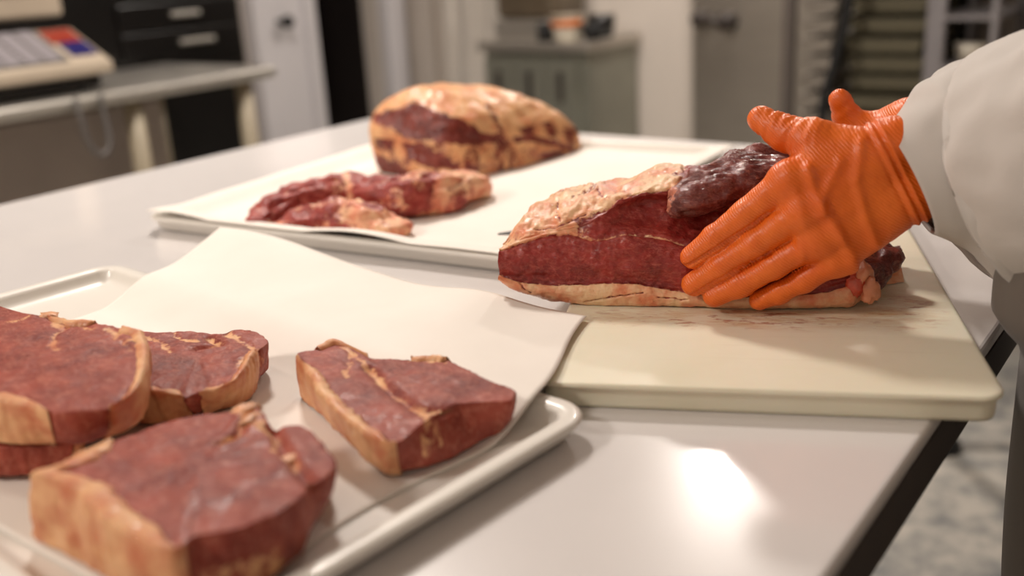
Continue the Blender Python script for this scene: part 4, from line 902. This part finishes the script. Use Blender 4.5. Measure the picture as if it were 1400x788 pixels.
sleeve('sleeve', [c0+A((-.001,.000,-.006)), D['slv'][1], D['slv'][2], D['slv'][3], EL_L, (.0,.73,.33), SH_L], [.0405, .058, .080, .096, .098, .092, .085], cdir, 2., .82)
sleeve('sleeve', [A(WR_R)+A((-.0,-.002,.0)), A(WR_R)*.6+A(EL_R)*.4, EL_R, (.02,1.075,.33), SH_R], [.040, .058, .075, .08, .08], (0,-.3,1), 7., .85)

# gloves
def glove(fingers, thumb, knuck, wrist_pts, rads, h, lo, hi, folds=(), nrm=None, seed=0., flat=None, label=None):
    def fn(P):
        out = None
        for f, r in zip(fingers, rads['f']):
            c = chain(P, f, r, .004); out = c if out is None else smin(out, c, .0008)
        palm = None
        for kq, r in zip(knuck, rads['k']):
            for wp in wrist_pts[:2]:
                c = caps(P, kq, wp, r, rads['w']); palm = c if palm is None else smin(palm, c, .005)
        palm = smin(palm, chain(P, knuck, rads['k'], .005), .004)
        palm = smin(palm, chain(P, wrist_pts[:2], [rads['w'], rads['w']], .01), .003)
        for wp in wrist_pts[:2]: palm = smin(palm, caps(P, wp, wrist_pts[2], rads['w'], rads['w']*1.0), .004)
        out = smin(out, palm, .006)
        return smin(out, chain(P, thumb, rads['t'], .006), .012)
    V, F = nets(fn, lo, hi, h); V = relax(V, F, 2, .3)
    N_ = vnormals(V, F); d = np.zeros(len(V))
    for f, am, wd in folds:
        # displace along the polyline where the surface faces the fold's own side
        g = A(f); ds = np.full(len(V), 1e9)
        for a_, b2 in zip(g[:-1], g[1:]):
            dd = b2-a_; R_ = V-a_; R_ = R_-np.outer(R_@nrm, nrm); dn = dd-nrm*(dd@nrm)
            t = np.clip((R_@dn)/(dn@dn), 0, 1); ds = np.minimum(ds, np.linalg.norm(R_-t[:,None]*dn, axis=1))
        d += am*np.exp(-(ds/wd)**2)*smooth01(.1, .6, N_@nrm)
    d += .0006*fbm(V, 60, 3, seed)
    # small wrinkles across the thumb
    tp = A(thumb); dt = seg_dist(V, tp[:3]); ax = (tp[2]-tp[0])/np.linalg.norm(tp[2]-tp[0]); along = (V-tp[0])@ax
    d += .0009*(1-2.2*np.abs(pnoise(np.c_[along*150, (V-tp[0])@np.cross(ax, (0,0,1))*45, V[:,2]*45+along*60], 1.0, 2.)))*smooth01(.026, .014, dt)*smooth01(-.006, .012, along)*smooth01(.062, .045, along)
    # rolled cuff lines
    wax = (A(wrist_pts[2])-(A(wrist_pts[0])+A(wrist_pts[1]))/2); cu = ce[0]-ce[1]; cu /= np.linalg.norm(cu); wax = wax-cu*(wax@cu); wax /= np.linalg.norm(wax)
    s = (V-ce.mean(0))@wax
    if nrm is not None:
        for s0, am in ((-.010, .0016), (-.014, -.0010), (-.004, .0016), (-.007, -.001)): d += am*np.exp(-((s-s0)/.0016)**2)
    V = V+N_*d[:,None]
    return mesh('glove', V, F, M_glove, person)
LK = [D['idx'][3], D['mid'][3], D['rng'][3], D['pnk'][3]]
LF = [D['idx'], D['mid'], D['rng'], D['pnk']]
allp = np.vstack([A(x) for x in LF]+[A(D['thm']), A(D['wrist'][:3])])
glove(LF, D['thm'], LK, [D['wrist'][0], D['wrist'][1], D['wrist'][2]],
      dict(f=[[.0098,.0103,.0112,.0135], [.0098,.0105,.0115,.014], [.0092,.0100,.0108,.0135], [.0080,.0086,.0094,.0125]], k=[.0145,.015,.0145,.013], w=.0205, t=[.0104,.0130,.0160,.018]),
      .0014, allp.min(0)-.03, allp.max(0)+.032, [(D['folds'][0], .0036, .0045), (D['folds'][1], .0020, .004), (D['folds'][2], .0012, .003), (D['folds'][3], .0022, .004), (D['folds'][4], .0012, .003), (D['folds'][5], .0008, .003)]+[(g, -.0026, .0014) for g in D['grooves']], nrm=-JE2, seed=1.)
rh = D['rhand']
RF = [rh[2:5], rh[5:8], rh[8:11], rh[11:13]]; RF = [list(f) for f in RF]
RKn = [rh[2], rh[5], rh[8], rh[11]]
RW = [(rh[0][0]+.0, rh[0][1], rh[0][2]+.004), (rh[0][0]+.004, rh[0][1]+.012, rh[0][2]-.038), WR_R]
allp = np.vstack([A(rh), A(D['rthm']), A(RW)])
glove(RF, D['rthm'], RKn, RW, dict(f=[[.013,.011,.010], [.013,.0115,.010], [.013,.011,.0095], [.0115,.009]], k=[.0135,.0135,.013,.012], w=.020, t=[.0095,.0108,.0135,.016]), .0027, allp.min(0)-.03, allp.max(0)+.03, seed=6.)

# ------------------------------------------------------------------ background: steel bench with scale, black cabinet
bn = thing('steel_bench', 'steel bench along the left wall carrying the beige scale', 'bench', (-2.78, 1.3, ZF))
BX0, BX1, BY0, BY1 = -3.06, -2.50, -.2, 2.20
bevel(box('worktop', (BX0, BX1, BY0, BY1, -.035, .0), M_steel, bn), .012, 3)
for lx in (BX0+.05, BX1-.05):
    for ly in (.3, 1.705, 2.10):
        mesh('leg', *cyl((lx, ly, ZF), (lx, ly, -.03), .026), M_legs, bn)
box('undershelf', (BX0+.02, BX1-.02, BY0+.02, BY1-.02, -.70, -.675), M_steel, bn)
tag(bevel(box('storage_bin', (-3.02, -2.66, .5, 1.875, -.674, -.06), M_bin), .01), 'long pale storage bin standing on the undershelf of the steel bench', 'bin')
cb = thing('black_cabinet', 'tall black cabinet with two steel handles behind the steel bench', 'cabinet', (-3.27, 2.15, ZF))
bevel(box('body', (-3.48, -3.12, 1.55, 2.60, ZF, .95), M_black, cb), .006)
for (y0, y1, z) in ((2.28, 2.40, .152), (2.30, 2.45, .057)):
    dr = box('drawer', (-3.12, -3.105, 2.08, 2.58, z-.042, z+.042), M_black, cb, .003)
    box('handle', (-3.105, -3.09, y0, y1, z-.008, z+.008), M_steel, dr, .003)
sc = thing('weighing_scale', 'beige weighing scale with grey keypad on the steel bench', 'scale', (-2.72, 1.45, 0))
def wedge(name, x0, x1, y0, y1, zb, zf0, zf1, mat, par):
    V = [(x0,y0,zb),(x1,y0,zb),(x1,y1,zb),(x0,y1,zb),(x0,y0,zf1),(x1,y0,zf0),(x1,y1,zf0),(x0,y1,zf1)]
    return bevel(mesh(name, V, BOXF, mat, par, smooth=False), .006)
wedge('housing', -2.74, -2.56, .95, 1.675, .045, .075, .165, M_beige, sc)
box('base', (-2.73, -2.58, .97, 1.64, .012, .045), M_black, sc)
for y in (1.02, 1.60): mesh('foot', *cyl((-2.60, y, 0), (-2.60, y, .014), .018), M_rubber, sc)
sl = (.165-.075)/.18
def slab(name, x0, x1, y0, y1, mat, par, lift_=.001, th=.004):
    z = lambda x: .075+(-2.56-x)*sl+lift_
    V = [(x0,y0,z(x0)),(x1,y0,z(x1)),(x1,y1,z(x1)),(x0,y1,z(x0))]; V = [(x,y,q-.002) for x,y,q in V]+[(x,y,q+th) for x,y,q in V]
    return mesh(name, V, BOXF, mat, par, smooth=False)
kp = slab('keypad', -2.73, -2.58, 1.0, 1.56, M_grey, sc)
for i in range(7):
    for j in range(10): slab('key', -2.726+i*.0205, -2.726+i*.0205+.016, 1.01+j*.0545, 1.01+j*.0545+.044, M_keys, kp, .004)
slab('red_label', -2.725, -2.665, 1.57, 1.66, M_red, sc); slab('blue_label', -2.66, -2.60, 1.585, 1.66, M_blue, sc)
box('display_post', (-2.87, -2.80, 1.15, 1.4, .001, .25), M_beige, sc)
ds = box('display_head', (-2.90, -2.78, 1.05, 1.69, .195, .42), M_beige, sc, .01); box('screen', (-2.782, -2.776, 1.12, 1.62, .26, .40), M_screen, ds)
tag(mesh('power_cable', *tube(catmull([(-2.49,1.50,.0),(-2.48,1.50,-.05),(-2.48,1.51,-.12),(-2.48,1.54,-.155),(-2.48,1.57,-.13),(-2.49,1.575,-.05),(-2.49,1.575,.0)], 40), .007, 10), M_grey), 'grey power cable looping down from the edge of the steel bench', 'cable')

# hanging coat by the dark doorway
hc = thing('hanging_coat', 'pale coat hanging on the back wall beside the dark doorway', 'coat', (-2.95, YB, -.30))
nu, nv = 80, 60; V = []
for i in range(nu):
    a_ = 2*math.pi*i/nu
    for j in range(nv):
        t = j/(nv-1); z = .72-1.02*t; wd = .13+.075*float(smooth01(0, .3, t)); dp = .055+.02*t
        x = -2.945+math.cos(a_)*wd*(1+.0*t)+.012*math.sin(5*a_+2)*t; y = YB-.11+math.sin(a_)*dp+.014*math.sin(9*a_+1.5*t)*float(smooth01(.1, .6, t))
        V.append((x, y, z-.012*math.cos(a_*3)*t))
mesh('cloth', V, gridF(nu, nv, wu=True, flip=True), cloth('hanging_cotton', lin(222,214,204)), hc)
mesh('coat_hook', *join([cyl((-2.945, YB, .77), (-2.945, YB-.11, .77), .010), cyl((-2.945, YB-.11, .77), (-2.945, YB-.11, .70), .010)]), M_steel, hc)

# steel counter unit with small things
un = thing('steel_counter', 'grey steel counter unit standing against the back wall', 'counter', (-2.47, 3.7, ZF))
UX0, UX1, UY0, UY1 = -2.72, -2.17, 3.50, 3.93
bevel(box('worktop', (UX0, UX1, UY0, UY1, -.10, -.06), M_steel, un), .006)
M_unit = simple('unit_steel', lin(150,150,138), .35, .5, var=.1)
box('body', (UX0+.02, UX1-.02, UY0+.04, UY1, ZF+.1, -.10), M_unit, un)
for k in range(3):
    x0 = UX0+.02+k*.155; dd = box('door', (x0, x0+.150, UY0+.022, UY0+.042, ZF+.13, -.13), M_unit, un, .004); box('handle', (x0+.065, x0+.085, UY0+.005, UY0+.022, -.30, -.18), M_steel_dk, dd)
box('plinth', (UX0+.05, UX1-.05, UY0+.08, UY1, ZF, ZF+.1), M_rubber, un)
mc = thing('meat_slicer', 'dark brownish machine standing on the steel counter', 'machine', (-2.55, 3.75, -.06))
box('housing', (-2.70, -2.40, 3.62, 3.88, .02, .40), simple('olive_enamel', lin(92,80,64), .4, var=.2), mc, .03)
box('base', (-2.69, -2.41, 3.60, 3.89, -.06, .02), M_steel, mc, .01)
tb = thing('food_tub', 'pale round tub with orange band on the steel counter', 'tub', (-2.31, 3.57, -.06))
mesh('tub', *tube([(-2.31,3.57,-.06),(-2.31,3.57,-.02),(-2.31,3.57,.03)], [.05,.056,.060], 28), M_cream, tb)
mesh('label_band', *tube([(-2.31,3.57,-.005),(-2.31,3.57,.008),(-2.31,3.57,.022)], [.0615,.063,.0635], 28), M_orange, tb)
mesh('lid', *cyl((-2.31,3.57,.03), (-2.31,3.57,.042), .065, 28), M_beige, tb)
tag(mesh('black_pot', *tube([(-2.245,3.73,-.06),(-2.245,3.73,-.0),(-2.245,3.73,.03)], [.05,.06,.058], 24), M_black), 'black pot right of the orange banded tub on the counter', 'pot')
tag(mesh('black_bowl', *tube([(-2.21,3.61,-.06),(-2.21,3.61,-.03),(-2.21,3.61,.0)], [.03,.045,.055], 24), M_rubber), 'low black bowl at the right end of the steel counter', 'bowl')
tag(mesh('black_jar', *tube([(-2.40,3.555,-.06),(-2.40,3.555,-.03),(-2.40,3.555,.012)], [.035,.036,.034], 24), M_rubber), 'small black jar left of the orange banded tub on the counter', 'jar')

# rack with stacks of trays
rk = thing('tray_rack', 'dark steel rack holding two stacks of trays by the back wall', 'rack', (-.98, 3.4, ZF))
RY0, RY1 = 3.2, 3.72
for x in (-1.235, -.80):
    for y in (RY0, RY1): mesh('post', *boxes([(x-.017, x+.017, y-.017, y+.017, ZF, .95)]), M_trol if x > -1 and y == RY0 else M_steel_dk, rk, smooth=False)
box('shelf', (-1.235, -.80, RY0, RY1, -.655, -.635), M_steel_dk, rk); box('shelf', (-1.235, -.80, RY0, RY1, .90, .92), M_steel_dk, rk)
box('back_panel', (-1.235, -.80, RY1+.0, RY1+.015, ZF+.1, .95), M_rubber, rk)
ct = mesh('cable', *tube(catmull([(-1.03,RY0-.03,.3),(-1.045,RY0-.03,.08),(-1.075,RY0-.03,-.08),(-1.105,RY0-.03,-.20),(-1.115,RY0-.03,-.40)], 30), .016, 12), M_rubber, rk)  # stands in for a dark diagonal band between the two tray stacks
def tray_mesh(name, w_, d_, h_, mat):
    pr = [(-.012, 0), (-.004, h_*.6), (0, h_*.62), (0, h_*.8), (-.008, h_*.8), (-.016, .004)]; V = []
    for ins, z in pr: V += [(-w_/2-ins, -d_/2-ins, z), (w_/2+ins, -d_/2-ins, z), (w_/2+ins, d_/2+ins, z), (-w_/2-ins, d_/2+ins, z)]
    F = gridF(len(pr), 4, wv=True, flip=True)+[(0,1,2,3)[::-1], tuple((len(pr)-1)*4+k for k in range(4))]
    return mesh(name, V, F, mat, origin=(0,0,0), smooth=False)
ORD = 'lowest second third fourth fifth sixth seventh eighth ninth tenth eleventh twelfth thirteenth fourteenth fifteenth sixteenth seventeenth'.split()
first = {}
for st, (x, w_, mat, tilt) in enumerate(((-1.155, .11, M_greytray, .0), (-.945, .23, M_olive, 0.0))):
    for k in range(17):
        z = -.634+k*.058
        if z > .80: break
        if st not in first: o = first[st] = tray_mesh('food_tray', w_, .46, .052, mat)
        else: o = first[st].copy(); C.objects.link(o)
        o.location = (x+.004*math.sin(k*2.3+st), (RY0+RY1)/2+.012*math.sin(k*1.7), z+TZ)
        tag(o, '%s from the bottom in the %s on the dark rack' % (ORD[k]+[' narrow grey tray', ' wide olive tray'][st], ['left stack', 'right stack'][st]), 'tray', ['grey trays on the rack', 'olive trays on the rack'][st])
# pale trolley beside it
tl = thing('shelf_trolley', 'narrow pale trolley with shelves right of the tray rack', 'trolley', (-.69, 3.35, ZF))
for x in (-.765, -.625):
    for y in (3.15, 3.5): mesh('post', *cyl((x, y, ZF+.05), (x, y, .6), .012, 12), M_trol, tl)
for z in (-.62, -.37, -.215, -.08, .06, .3): box('shelf', (-.775, -.615, 3.14, 3.51, z-.012, z), M_trol, tl)
for z, lab in ((-.215, 'pale tub on the lower visible shelf of the narrow trolley'), (-.08, 'pale tub on the upper visible shelf of the narrow trolley')):
    tag(mesh('storage_tub', *tube([(-.70,3.24,z),(-.70,3.24,z+.03),(-.70,3.24,z+.055)], [.035,.042,.045], 20), M_cream), lab, 'tub', 'tubs on the narrow trolley')
tag(bevel(box('grey_locker', (-.59, .05, 3.45, 3.93, ZF, 1.0), M_darkgrey), .008), 'dark grey locker right of the pale trolley, partly behind the sleeve', 'locker')
stn = thing('pole_stand', 'dark pole stand on the floor beyond the right table edge', 'stand', (-.50, 2.35, ZF))
mesh('foot', *tube([(-.50,2.35,ZF),(-.50,2.35,ZF+.015),(-.50,2.35,ZF+.03)], [.045,.045,.03], 20), M_rubber, stn)
mesh('pole', *cyl((-.50,2.35,ZF+.02), (-.50,2.35,-.25), .02), M_frame, stn)
